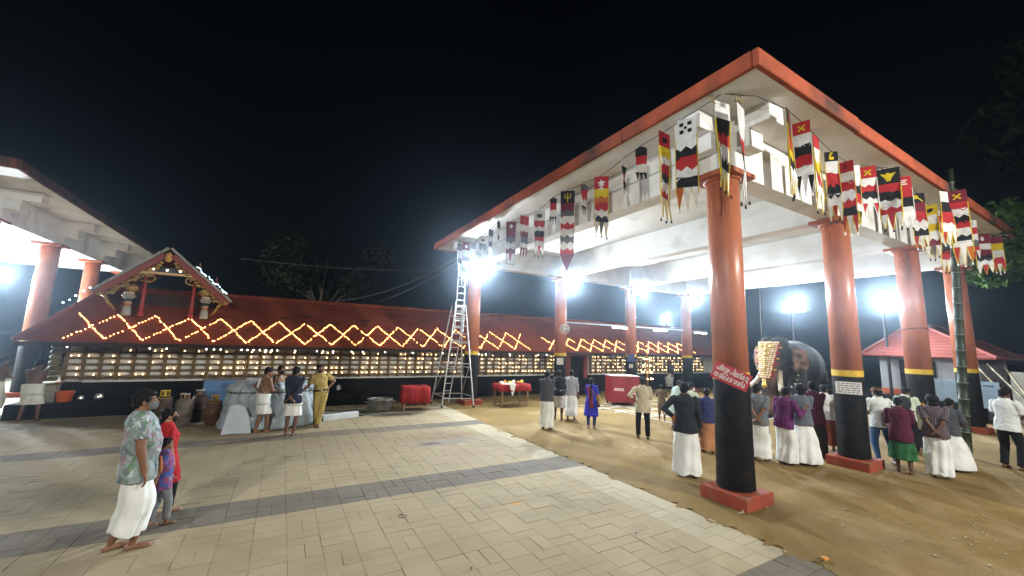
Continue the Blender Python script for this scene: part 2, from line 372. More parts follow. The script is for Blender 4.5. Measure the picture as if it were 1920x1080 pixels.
left_hall = hall('open hall with weathered roof rim rising behind the hipped end of the red temple roof', (-8.0, 17.7, 0), R(90), [0, 3.95, 7.9, 11.85], 11.0, 2.6, 1.3, 1.6, 1.4, weather=1)

# floodlights: one high on each inner column, facing the court
def floodlight(loc, aim, label, watts, group='floodlights on the hall columns', size=.46, blue=(.80, .91, 1.0), em=900):
    d = Vector(aim) - Vector(loc); rz = math.atan2(-d.x, d.y)
    root = empty('floodlight', loc, rz, label, 'floodlight', group)
    tilt = math.atan2(d.z, math.hypot(d.x, d.y)); Rm = Matrix.Rotation(tilt, 4, 'X')
    b = MB(); b.box(-size / 2, size / 2, -.09, -.02, -size / 2, size / 2, Rm)
    for k in range(5): b.box(-size / 2 + .03 + k * (size - .07) / 4, -size / 2 + .04 + k * (size - .07) / 4, -.13, -.09, -size / 2 + .02, size / 2 - .02, Rm)
    h_ = size / 2
    for q in ((-h_ - .015, -h_, -h_, h_), (h_, h_ + .015, -h_, h_), (-h_ - .015, h_ + .015, -h_ - .015, -h_), (-h_ - .015, h_ + .015, h_, h_ + .015)): b.box(q[0], q[1], -.09, .02, q[2], q[3], Rm)
    b.build('housing', M['darkmetal'], root)
    MB().add(xf(Rm, [(-h_ + .01, -.012, -h_ + .01), (h_ - .01, -.012, -h_ + .01), (h_ - .01, -.012, h_ - .01), (-h_ + .01, -.012, h_ - .01)]), [(0, 3, 2, 1)]).build('lamp_glass', emit('flood_glass', (.85, .94, 1), em), root)
    y = MB(); y.tube([(-size / 2 - .02, -.05, 0), (-size / 2 - .02, -.2, 0), (size / 2 + .02, -.2, 0), (size / 2 + .02, -.05, 0)], .012); y.build('bracket', M['darkmetal'], root)
    dn = d.normalized()
    l = area_lamp('flood_lamp', Vector(loc) + dn * .025, aim, watts, size * .9, blue); return root, l
names = ['floodlight on the column behind the tall ladder', 'floodlight on the column with the round fan', 'floodlight on the column with the blue notice', 'floodlight on the column nearest the elephant head, above the tiered lamp']
for k, x in enumerate(XS):
    zl = (5.52, 5.43, 5.5, 5.5)[k]
    floodlight((HX + x + .0, HY + HL - .52, zl), (HX + x - 3.0, HY - 6, .3), names[k], LAMP_W * (1.2, 1.1, 1, 1)[k])
# ------------------------------------------------------------------ the lamp-walled temple range
EY, EZ = 15.9, 2.14; RY, RZ = 18.0, 3.90; TX0, TX1 = -6.23, 27.5; WY = 17.0
SL = (RZ - EZ) / (RY - EY)
temple = empty('temple_range', (0, 0, 0), 0, 'long low temple range with red tiled hipped roof and a wall of oil lamps', 'temple')
m_roof = mat('red_tiles', (.215, .050, .029), .85, .12, col2=(.165, .041, .025), scale=.6, stain=(.055, .024, .018), sscale=1.4, slo=.58, shi=.8, bump=.25, bscale=10)
def tile_roof():
    # clay tile courses: every course a shallow roll, laid up the slope and joined as one covering
    m = MB(); n = 11
    def slope(p0, u, Lx, up, Ls, x_in0=0, x_in1=0):
        p0 = np.array(p0, float); u = np.array(u, float); up = np.array(up, float); nn = np.cross(u, up); nn /= np.linalg.norm(nn)
        if nn[2] < 0: nn = -nn
        ns = 10; rows = []
        nx = max(8, int(Lx / .42))
        for j in range(ns):
            for e, h in ((0, .004), (1, .0)):
                t = (j + e) / ns; a = x_in0 * t; b = Lx - x_in1 * t
                rows.append([p0 + u * (a + (b - a) * i / nx) + up * (t * Ls) + nn * (h + .006 * math.sin(i * 1.7 + j)) for i in range(nx + 1)])
        v = np.array(rows).reshape(-1, 3); w = nx + 1
        m.add(v, [(r * w + i, r * w + i + 1, (r + 1) * w + i + 1, (r + 1) * w + i) for r in range(len(rows) - 1) for i in range(nx)])
    hyp = math.hypot(RY - EY, RZ - EZ); up = ((0), (RY - EY) / hyp, (RZ - EZ) / hyp)
    slope((TX0, EY, EZ), (1, 0, 0), TX1 - TX0, up, hyp, 1.1, 1.1)
    slope((TX1, 2 * RY - EY, EZ), (-1, 0, 0), TX1 - TX0, (0, -up[1], up[2]), hyp, 1.1, 1.1)
    h2 = math.hypot(1.1, RZ - EZ)
    slope((TX0, 2 * RY - EY, EZ), (0, -1, 0), 2 * (RY - EY), (1.1 / h2, 0, (RZ - EZ) / h2), h2, RY - EY - .01, RY - EY - .01)
    slope((TX1, EY, EZ), (0, 1, 0), 2 * (RY - EY), (-1.1 / h2, 0, (RZ - EZ) / h2), h2, RY - EY - .01, RY - EY - .01)
    rf = m.build('roof', m_roof, temple, False)
    rd = MB()
    x = TX0 + 1.05
    while x < TX1 - 1.2:
        rd.loft([((x, RY, RZ + .02), .0, .0), ((x + .01, RY, RZ + .02), .085, .085), ((x + .40, RY, RZ + .02), .075, .075), ((x + .41, RY, RZ + .02), 0, 0)], 10) if False else rd.cone((x, RY, RZ + .01), (x + .42, RY, RZ + .01), .085, .072, 10); x += .40
    rd.cone((TX0, EY, EZ + .03), (TX0 + 1.1, RY, RZ + .02), .07, .07, 8); rd.build('ridge_tiles', m_roof, rf)
    return rf
troof = tile_roof()
for x, t, w in ((.02, .56, .34), (1.25, .53, .22), (2.85, .50, .20), (.75, .62, .5), (2.9, .60, .35)):
    p0 = (x, EY + t * (RY - EY), EZ + t * (RZ - EZ)); MB().box(-w / 2, w / 2, -.04, .05, .005, .06).build('roof_vent', mat('dark_vent', (.02, .012, .01), .8), temple, loc=p0)  # near-black boxes for the dark marks on the roof
m_soffit = mat('dark_eave_timber', (.035, .016, .010), .7, .25, col2=(.022, .011, .008), scale=8)
MB().box(TX0 + .02, TX1 - .02, EY + .02, EY + .06, EZ - .13, EZ - .005).build('eave_board', m_soffit, temple)
MB().box(TX0 + .06, TX1 - .06, EY + .061, WY + .3, EZ - .035, EZ - .012).build('eave_soffit', m_soffit, temple)
for k in range(48):
    x = TX0 + .5 + k * .7
    r_ = MB(); r_.box(-.035, .035, 0, 1.1, -.03, .05); o = r_.build('rafter', m_soffit, temple, loc=(x, EY + .08, EZ - .085))
# step, plinth, ledge
m_plinth = mat('black_stone_plinth', (.006, .006, .0062), .7, .12, col2=(.010, .0095, .009), scale=3, stain=(.024, .022, .020), sscale=4, slo=.62, shi=.85, bump=.2)
bevel(MB().box(-6.3, 3.2, 16.26, 17.0, -.05, .42).build('step', m_plinth, temple), .03)
bevel(MB().box(-5.62, TX1 - 1.3, 17.0, 19.0, -.05, .93).build('plinth', m_plinth, temple), .02)
m_ledge = mat('white_ledge', (.66, .65, .62), .5, .3, col2=(.52, .50, .47), scale=6)
for a, b in ((-5.05, 12.9), (14.6, TX1 - 1.2)):
    bevel(MB().box(a, b, 16.86, 17.06, .93, .985).build('ledge', m_ledge, temple), .008)
MB().box(-5.58, TX1 - 1.4, 17.17, 18.9, .93, EZ - .04).build('back_wall', mat('white_plaster', (.74, .72, .68), .7, .2, col2=(.66, .62, .58), scale=3), temple)
# the lamp lattice: posts, rails, white panes between, small oil lamps on the rails
m_lat = mat('bronze_lattice', (.17, .105, .035), .5, .45, .2, col2=(.11, .065, .02), scale=9)
def lattice():
    U = .378; rails = [1.085, 1.27, 1.46, 1.65, 1.83]; xs = []
    x = -5.51
    while x < 24.8:
        if not (12.75 < x < 14.75): xs.append(x)
        x += U
    post = MB(); post.box(-.035, .035, -.04, .06, .985, 2.06)
    for z in rails: post.ball((0, -.045, z - .005), (.034, .02, .034), 8, 5)
    pm = post.mesh('lattice_post', m_lat); rail = MB(); rail.box(-U / 2 + .036, U / 2 - .036, -.03, .05, -.028, .028)
    rail.prism([(-U / 2 + .036, -.028), (U / 2 - .036, -.028), (U / 2 - .07, -.05), (.06, -.036), (-.06, -.036), (-U / 2 + .07, -.05)], -.02, .04)
    rm = rail.mesh('lattice_rail', m_lat)
    pane = MB(); pane.box(-U / 2 + .036, U / 2 - .036, .06, .085, -.095, .095); pmesh = pane.mesh('lattice_pane', MATS['white_plaster'])
    lamp = MB(); lamp.lathe([(.008, -.012), (.03, -.006), (.036, .006), (.03, .008), (.01, .002)], 10); lamp.cone((0, 0, 0), (0, .05, -.012), .010, .014, 6)
    lm = lamp.mesh('oil_lamp', mat('lamp_brass', (.25, .15, .04), .35, .5, .7))
    fl = MB(); fl.lathe([(.003, .006), (.0105, .018), (.007, .034), (.001, .046)], 6); fm = fl.mesh('flame', emit('oil_flame', (1, .62, .26), 34))
    k = 0; restp = MB(); restl = MB(); restf = MB(); restr = MB()
    cells = [x for x in xs if (x + U) in xs or any(abs(x + U - q) < .01 for q in xs)]
    for x in xs: obj('lattice_post', pm, temple, (x, WY, 0))
    nl = 0; np_ = 0; nr = 0
    for x in cells:
        xc = x + U / 2
        for j, z in enumerate(rails):
            if nr < 300: obj('lattice_rail', rm, temple, (xc, WY, z)); nr += 1
            else: restr.box(xc - U / 2 + .036, xc + U / 2 - .036, WY - .03, WY + .05, z - .028, z + .028)
            if j < 4:
                if np_ < 300: obj('lattice_pane', pmesh, temple, (xc, WY, (z + rails[j + 1]) / 2)); np_ += 1
                else: restp.box(xc - U / 2 + .036, xc + U / 2 - .036, WY + .06, WY + .085, z + .03, z + .155)
            for q in (-.085, .095):
                p = .93 if j == 0 else .55 if x < 4 else .62
                if random.random() > p: continue
                px, pz = xc + q + random.uniform(-.012, .012), z + .036
                lit = random.random() < (.62 if x < 11 else .8)
                if nl < 300:
                    o = obj('oil_lamp', lm, temple, (px, WY - .035, pz)); nl += 1
                    if lit: obj('flame', fm, o, (0, -.028, .004))
                else:
                    restl.lathe([(.008, -.012), (.034, 0), (.03, .008)], 6, (px, WY - .035, pz))
                    if lit: restf.lathe([(.003, .01), (.0105, .022), (.001, .05)], 5, (px, WY - .06, pz))
    for mb, n, mm in ((restr, 'far_lattice_rails', m_lat), (restp, 'far_lattice_panes', MATS['white_plaster']), (restl, 'far_oil_lamps', MATS['lamp_brass']), (restf, 'far_flames', MATS['oil_flame'])):
        if mb.n: tag(mb.build(n, mm, temple), kind='stuff')
lattice()
# carved corner post and the doorway with red jambs
cp = MB()
for k in range(7): cp.lathe([(.10, 0), (.13, .03), (.13, .09), (.09, .13)], 10, (-5.72, WY - .06, .98 + k * .155))
cp.build('corner_post', mat('carved_olive_timber', (.17, .14, .05), .6, .3, col2=(.1, .08, .03), scale=12), temple, True)
door = MB(); door.box(13.1, 13.45, 16.93, 17.1, .0, 2.06); door.box(14.35, 14.62, 16.93, 17.1, .0, 2.06); door.box(13.45, 14.35, 16.95, 17.1, 1.92, 2.06)
dj = door.build('door_frame', mat('red_oxide_door', (.22, .03, .02), .5, .35, col2=(.16, .025, .018), scale=5), temple)
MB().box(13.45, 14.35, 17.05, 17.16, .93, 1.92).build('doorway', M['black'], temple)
for k in range(3): bevel(MB().box(12.9, 14.8, 16.1 + k * .28, 17.0, -.03 + k * .0, .25 + k * .25).build('door_step', m_plinth, temple), .02)
# bulbs under the eave
m_white_bulb = emit('white_bulb', (1, .95, .88), 22)
wb = MB(); wb.ball((0, 0, 0), .018, 8, 6); wbm = wb.mesh('eave_bulb', m_white_bulb)
for x in (-5.3, -3.5, -3.1, -2.1, -1.9, -1.72, -1.15, -.98, -.8, -.62, -.44, -.27, -.1, .45, 1.15, 1.35, 1.7, 2.35, 2.75, 3.6, 4.7, 6.0, 7.7, 8.05, 9.3, 10.9, 11.4):
    obj('eave_bulb', wbm, temple, (x, EY + .35, EZ - .085 - .07))

# the ornate gable that stands on the roof
def gable():
    gy = 16.62; ax, az = -3.46, 5.20; lx, lz = -5.12, 3.64; rx, rz = -1.66, 3.57; back = 19.4
    g = tag(MB().box(-4.5, -2.2, 17.35, 19.3, 2.9, 3.75).build('gable', mat('dark_gable_wall', (.03, .014, .011), .7, .25), temple))
    m_bb = mat('red_barge', (.26, .045, .028), .55, .35, col2=(.20, .035, .022), scale=7)
    m_gold = mat('gilt_carving', (.42, .26, .07), .45, .5, .35, col2=(.20, .11, .03), scale=16, stain=(.05, .10, .04), sscale=9, slo=.6, shi=.7)
    m_edge = mat('grey_roof_edge', (.36, .34, .31), .7, .3, col2=(.24, .23, .21), scale=9)
    def side(px, pz, s):
        d = np.array((px - ax, pz - az)); Ls = np.linalg.norm(d); d /= Ls; nrm = np.array((-d[1], d[0])) * s; nrm = nrm if nrm[1] > 0 else -nrm
        def q(t, h): return (ax + d[0] * t + nrm[0] * h, az + d[1] * t + nrm[1] * h)
        MB().prism([q(0, 0), q(Ls, 0), q(Ls, -.17), q(.16, -.17), q(0, -.24)][::s], gy, gy + .05).build('barge_board', m_bb, g)
        e = MB(); n = 9
        for i in range(n):       # capping tiles along the verge
            a, b = Ls * i / n, Ls * (i + 1) / n - .012; k = .01 * (i % 2)
            e.prism([q(a, .012 + k), q(b, .012), q(b, .075), q(a, .082 + k)][::s], gy - .05, gy + .16)
        e.build('verge_tiles', m_edge, g)
        # slope going back
        c = MB(); ns = 7
        for j in range(ns):
            a, b = Ls * j / ns, Ls * (j + 1) / ns
            c.prism([q(a, .012), q(b, .008), q(b, .05), q(a, .028)][::s], gy + .17, back)
        c.build('gable_roof', m_roof, g)
        # carved fringe under the barge board
        fr = MB(); n = 16
        for i in range(n):
            t = .45 + (Ls - .55) * i / n; x, z = q(t, -.20 - .03 * (i % 3))
            fr.ball((x, gy + .05 + .03 * (i % 2), z), (.075 + .02 * (i % 3), .05, .06), 8, 5)
            if i % 4 == 2: x2, z2 = q(t, -.32); fr.tube([(x, gy + .05, z), ((x + x2) / 2 + .05 * s, gy + .03, (z + z2) / 2), (x2, gy + .02, z2 - .04)], [.035, .03, .012], 6)
        fr.build('carved_fringe', m_gold, g, True)
        # curved strut at the foot
        fx = px + (.42 if s > 0 else -.38) * (1 if px < ax else 1)
        st = MB(); x, z = q(Ls - .12, -.15); sx = 1 if px < ax else -1
        st.tube([(x, gy + .06, z), (x + .14 * sx, gy + .02, z - .10), (x + .20 * sx, gy + .02, z - .26), (x + .36 * sx, gy + .12, z - .46)], [.05, .045, .04, .025], 8)
        st.ball((x - .03 * sx, gy + .02, z + .01), (.10, .07, .07), 10, 6); st.build('strut', m_gold, g, True)
    side(lx, lz, 1); side(rx, rz, -1)
    # collar beam with three bulbs, lattice above it
    MB().box(-4.22, -2.72, gy + .02, gy + .09, 4.34, 4.42).build('collar_beam', mat('gilt_beam', (.50, .30, .14), .5, .4, .2), g)
    MB().box(-4.0, -2.9, gy + .10, gy + .14, 4.42, 4.60).build('dark_fretwork', mat('dark_fret', (.025, .03, .028), .6, .3), g)
    for k in range(3): MB().ball((-3.80 + k * .34, gy + .03, 4.50), .024, 8, 6).build('bulb', m_white_bulb, g)
    # pendant emblem under the apex
    em = MB(); em.lathe([(.03, 0), (.09, .04), (.10, .12), (.07, .2), (.09, .24), (.05, .30), (.01, .34)], 12, (-3.46, gy - .03, 4.76)); em.build('apex_emblem', mat('emblem_yellow', (.55, .42, .06), .5, .4, .2, col2=(.5, .12, .05), scale=14), g, True)
    MB().ball((-3.46, gy - .05, 5.0), (.085, .05, .06), 10, 6).build('emblem_cap', mat('emblem_white', (.7, .68, .62), .5), g, True)
    # posts: two carved with rings, two red turned
    m_red = mat('red_turned_post', (.30, .03, .028), .5, .4)
    m_ring = [mat('ring_cream', (.55, .40, .26), .55), mat('ring_dark', (.05, .05, .045), .6), mat('ring_grey', (.32, .33, .31), .55), mat('ring_orange', (.40, .17, .06), .55)]
    for x, zt in ((-4.30, 4.02), (-2.36, 3.98)):
        p = MB().lathe([(.10, 2.98), (.115, 3.02), (.10, 3.24), (.08, 3.27)], 14, (x, gy + .12, 0)).build('carved_post', m_ring[2], g, True)
        z = 3.27
        for k in range(6):
            w = (.085, .10, .085, .14, .18, .13)[k]; h = (.09, .05, .10, .055, .07, .09)[k]; cc = (3, 0, 1, 2, 2, 0)[k]
            MB().lathe([(w * .8, z), (w, z + h * .3), (w, z + h * .7), (w * .8, z + h)], 14, (x, gy + .12, 0)).build('ring', m_ring[cc], p, True); z += h
        MB().ball((x + (.05 if x < -3 else -.05), gy + .08, z + .12), (.17, .09, .13), 10, 6).build('bracket_carving', m_gold, p, True)
    for x in (-3.97, -2.72):
        MB().lathe([(.075, 2.98), (.075, 3.10), (.05, 3.12), (.05, 3.3), (.062, 3.34), (.05, 3.38), (.05, 3.62), (.062, 3.66), (.05, 3.70), (.05, 4.34)], 12, (x, gy + .14, 0)).build('turned_post', m_red, g, True)
        br = MB(); s = 1 if x < -3.3 else -1
        t = [i * math.pi / 8 for i in range(9)]
        br.tube([(x + s * (.02 + .22 * math.sin(a)), gy + .06, 4.2 + .13 * math.cos(a)) for a in t], .03, 6); br.ball((x + s * .05, gy + .05, 4.27), (.12, .05, .05), 10, 5); br.tube([(x - .12, gy + .05, 4.10), (x + .2 * s, gy + .05, 4.10)], .025, 6)
        br.build('scroll_bracket', m_gold, g, True)
    for (x, y, z) in ((-2.9, 18.3, 4.78), (-2.42, 18.9, 4.36)):
        MB().lathe([(.06, 0), (.03, .05), (.07, .10), (.025, .16), (.045, .20), (.008, .34)], 10, (x, y, z)).build('finial', mat('clay_finial', (.2, .07, .05), .7), g, True)
    return g
gable()

# ------------------------------------------------------------------ strings of lights
m_warm = emit('warm_bulb', (1, .47, .13), 42)
def roof_pt(x, t): return np.array((x, EY + .05 + t * (RY - EY), EZ + .02 + t * (RZ - EZ) + .05))
def light_string(pts, label, spacing=.10, r=.0125, m=m_warm, group='zigzag light strings on the temple roof', name='light_string'):
    o = empty(name, pts[0], 0, label, 'string lights', group); p0 = np.array(pts[0], float)
    c = MB(); c.tube([np.array(p) - p0 for p in pts], .006, 5); c.build('wire', M['cable'], o)
    b = MB(); d = 0; k = .25
    seg = [(np.array(pts[i], float), np.array(pts[i + 1], float)) for i in range(len(pts) - 1)]
    for a, e in seg:
        L = np.linalg.norm(e - a)
        while k < L / spacing:
            q = a + (e - a) * (k * spacing / L) + RNG.normal(0, .010, 3); q[2] += .012
            if random.random() > .06: b.ball(q - p0, r * random.uniform(.8, 1.15), 6, 4)
            k += random.uniform(.85, 1.15)
        k -= L / spacing
        k = max(k, .3)
    tag(b.build('bulbs', m, o), kind='stuff'); return o
PK = .868; X0 = -4.49; PT = (16.83 - EY) / (RY - EY)
A = [roof_pt(X0 + PK * k + random.uniform(-.03, .03), PT + random.uniform(-.01, .01) if k % 2 else .0 + random.uniform(0, .012)) for k in range(-1, 18)]
B = [roof_pt(X0 + PK * k + random.uniform(-.03, .03), PT + random.uniform(-.01, .01) if k % 2 == 0 else .0 + random.uniform(0, .012)) for k in range(-1, 18)]
light_string(A, 'zigzag string of warm bulbs that starts high at the hipped end of the temple roof')
light_string(B, 'zigzag string of warm bulbs that starts low on the eave at the hipped roof end')
PT2 = (16.64 - EY) / (RY - EY); X2 = 11.35
A = [roof_pt(X2 + .87 * k, PT2 if k % 2 == 0 else .005) for k in range(0, 14)]
B = [roof_pt(X2 + .87 * k, PT2 if k % 2 else .005) for k in range(0, 14)]
light_string(A, 'lower zigzag string beyond the round fan column, starting high')
light_string(B, 'lower zigzag string beyond the round fan column, starting down on the eave')
m_blue = emit('cool_bulb', (.55, .85, 1), 16)
dR = np.array((-1.66 + 3.46, 3.57 - 5.20)); pts = []
for i in range(14):
    t = .26 + .70 * i / 13; h = .10 + .05 * math.sin(i * 1.9); pts.append((-3.46 + dR[0] * t + .05, 18.0 + .12 * math.sin(i * 2.3), 5.20 + dR[1] * t + h))
light_string(pts, 'string of cool white bulbs laid down the slope of the ornate gable', .08, .015, m_blue, None, 'gable_light_string')
light_string([(-5.15, 16.75, 3.78), (-5.4, 16.7, 3.55), (-5.62, 16.75, 3.32), (-5.8, 16.8, 3.2)], 'short string of four cool bulbs at the foot of the gable', .19, .022, m_blue, None, 'gable_light_string')
# ------------------------------------------------------------------ people
REMESH = []
def remesh(o, vox, smooth_it=2, wrinkle=0, wscale=.18):
    r = o.modifiers.new('remesh', 'REMESH'); r.mode = 'VOXEL'; r.voxel_size = vox; r.use_smooth_shade = True
    s = o.modifiers.new('smooth', 'SMOOTH'); s.iterations = smooth_it; s.factor = .5
    if wrinkle:
        key = 'wr%.3f' % wscale; t = bpy.data.textures.get(key) or bpy.data.textures.new(key, 'CLOUDS'); t.noise_scale = wscale; t.noise_depth = 2
        d = o.modifiers.new('wrinkle', 'DISPLACE'); d.texture = t; d.strength = wrinkle; d.mid_level = .5; d.texture_coords = 'LOCAL'
    REMESH.append(o)
def skin(tone):
    c = {'fair': (.30, .155, .085), 'mid': (.20, .095, .05), 'dark': (.115, .052, .03), 'deep': (.07, .033, .02)}[tone]
    return mat('skin_' + tone, c, .5, .35, col2=tuple(q * .8 for q in c), scale=9, bump=.05, bscale=60)
m_hair = mat('black_hair', (.006, .005, .0045), .65, .12, col2=(.010, .008, .007), scale=40, bump=.5, bscale=90)
m_eye = mat('eye', (.35, .33, .3), .25, .5); m_lip = mat('lip', (.16, .05, .04), .5, .3)
def cloth(name, c, c2=None, rough=.85, scale=5, kind=None, **k):
    return mat(name, c, rough, .15, col2=c2 or tuple(q * .82 for q in c), scale=scale, bump=.12, bscale=70, **k)
def check_cloth(name, c1, c2, s=22):
    if name in MATS: return MATS[name]
    m = cloth(name, c1); nt = m.node_tree; N = nt.nodes; Lk = nt.links; b = N['Principled BSDF']
    tc = N.new('ShaderNodeTexCoord'); src = b.inputs['Base Color'].links[0].from_socket
    w1 = N.new('ShaderNodeTexWave'); w1.bands_direction = 'Z'; w1.inputs['Scale'].default_value = s * .32; Lk.new(tc.outputs['Object'], w1.inputs[0])
    w2 = N.new('ShaderNodeTexWave'); w2.bands_direction = 'X'; w2.inputs['Scale'].default_value = s * .32; Lk.new(tc.outputs['Object'], w2.inputs[0])
    a = N.new('ShaderNodeMath'); a.operation = 'MAXIMUM'; Lk.new(w1.outputs['Fac'], a.inputs[0]); Lk.new(w2.outputs['Fac'], a.inputs[1])
    r = N.new('ShaderNodeMapRange'); r.inputs['From Min'].default_value = .75; r.inputs['From Max'].default_value = 1; Lk.new(a.outputs[0], r.inputs[0])
    x = N.new('ShaderNodeMix'); x.data_type = 'RGBA'; Lk.new(r.outputs[0], x.inputs[0]); Lk.new(src, x.inputs[6]); x.inputs[7].default_value = (*c2, 1); Lk.new(x.outputs[2], b.inputs['Base Color']); return m
def camo_cloth():
    m = cloth('leaf_print_tshirt', (.27, .32, .32)); nt = m.node_tree; N = nt.nodes; Lk = nt.links; b = N['Principled BSDF']
    tc = N.new('ShaderNodeTexCoord'); src = b.inputs['Base Color'].links[0].from_socket
    for sc, off, col, lo in ((6.5, 3, (.12, .20, .12), .53), (7.5, 11, (.27, .18, .22), .55), (11, 7, (.13, .17, .18), .57), (10, 20, (.42, .47, .49), .60)):
        mp = N.new('ShaderNodeMapping'); mp.inputs['Location'].default_value = (off, off * .7, off * 1.3); Lk.new(tc.outputs['Object'], mp.inputs[0])
        n = N.new('ShaderNodeTexNoise'); n.inputs['Scale'].default_value = sc; n.inputs['Detail'].default_value = 3; n.inputs['Distortion'].default_value = .6; Lk.new(mp.outputs[0], n.inputs['Vector'])
        r = N.new('ShaderNodeValToRGB'); r.color_ramp.elements[0].position = lo; r.color_ramp.elements[1].position = lo + .05; Lk.new(n.outputs[0], r.inputs[0])
        x = N.new('ShaderNodeMix'); x.data_type = 'RGBA'; Lk.new(r.outputs[0], x.inputs[0]); Lk.new(src, x.inputs[6]); x.inputs[7].default_value = (*col, 1); src = x.outputs[2]
    Lk.new(src, b.inputs['Base Color']); return m

def _n(v): v = np.asarray(v, float); return v / (np.linalg.norm(v) + 1e-9)
def ik(a, t, l1, l2, hint):
    a = np.asarray(a, float); t = np.asarray(t, float); d = t - a; L = np.linalg.norm(d); dn = d / (L + 1e-9)
    if L > (l1 + l2) * .995: L = (l1 + l2) * .995; t = a + dn * L
    x = (l1 * l1 - l2 * l2 + L * L) / (2 * L); h = math.sqrt(max(l1 * l1 - x * x, 0)); p = np.asarray(hint, float); p = p - dn * p.dot(dn); p = _n(p)
    return a + dn * x + p * h, t
ARMS = {  # hand target from the torso axis (x outward), elbow hint, curl of the fingers, hand direction
    'down': ((.25, .03, .80), (.35, -1, 0), .5, None), 'back': ((-.01, -.19, .93), (1, -.35, 0), .7, (-1, -.1, -.2)),
    'hip': ((.19, .02, 1.03), (1, -.45, 0), .9, (-.5, .7, -.5)), 'fold': ((-.10, .19, 1.19), (.8, .2, -1), .5, (-1, .15, .1)),
    'front': ((.08, .27, 1.10), (.7, -.2, -1), .8, (-.5, .8, 0)), 'chest': ((.05, .30, 1.28), (.8, 0, -1), .9, (-.3, .6, .6)),
    'low_front': ((.06, .18, .90), (.8, -.5, 0), .7, (-.6, .4, -.5)), 'swing_f': ((.21, .20, .84), (.3, -1, 0), .6, None), 'swing_b': ((.24, -.20, .84), (.3, -1, 0), .5, None),
    'lean': ((.50, .02, 1.02), (.2, -.4, -1), .2, (1, .2, -.3)), 'up': ((.10, .26, 1.55), (1, .2, -.5), .8, (-.2, .3, 1)), 'phone_r': ((.16, .26, 1.34), (.6, 0, -1), .9, (-.2, .5, .7)),
}
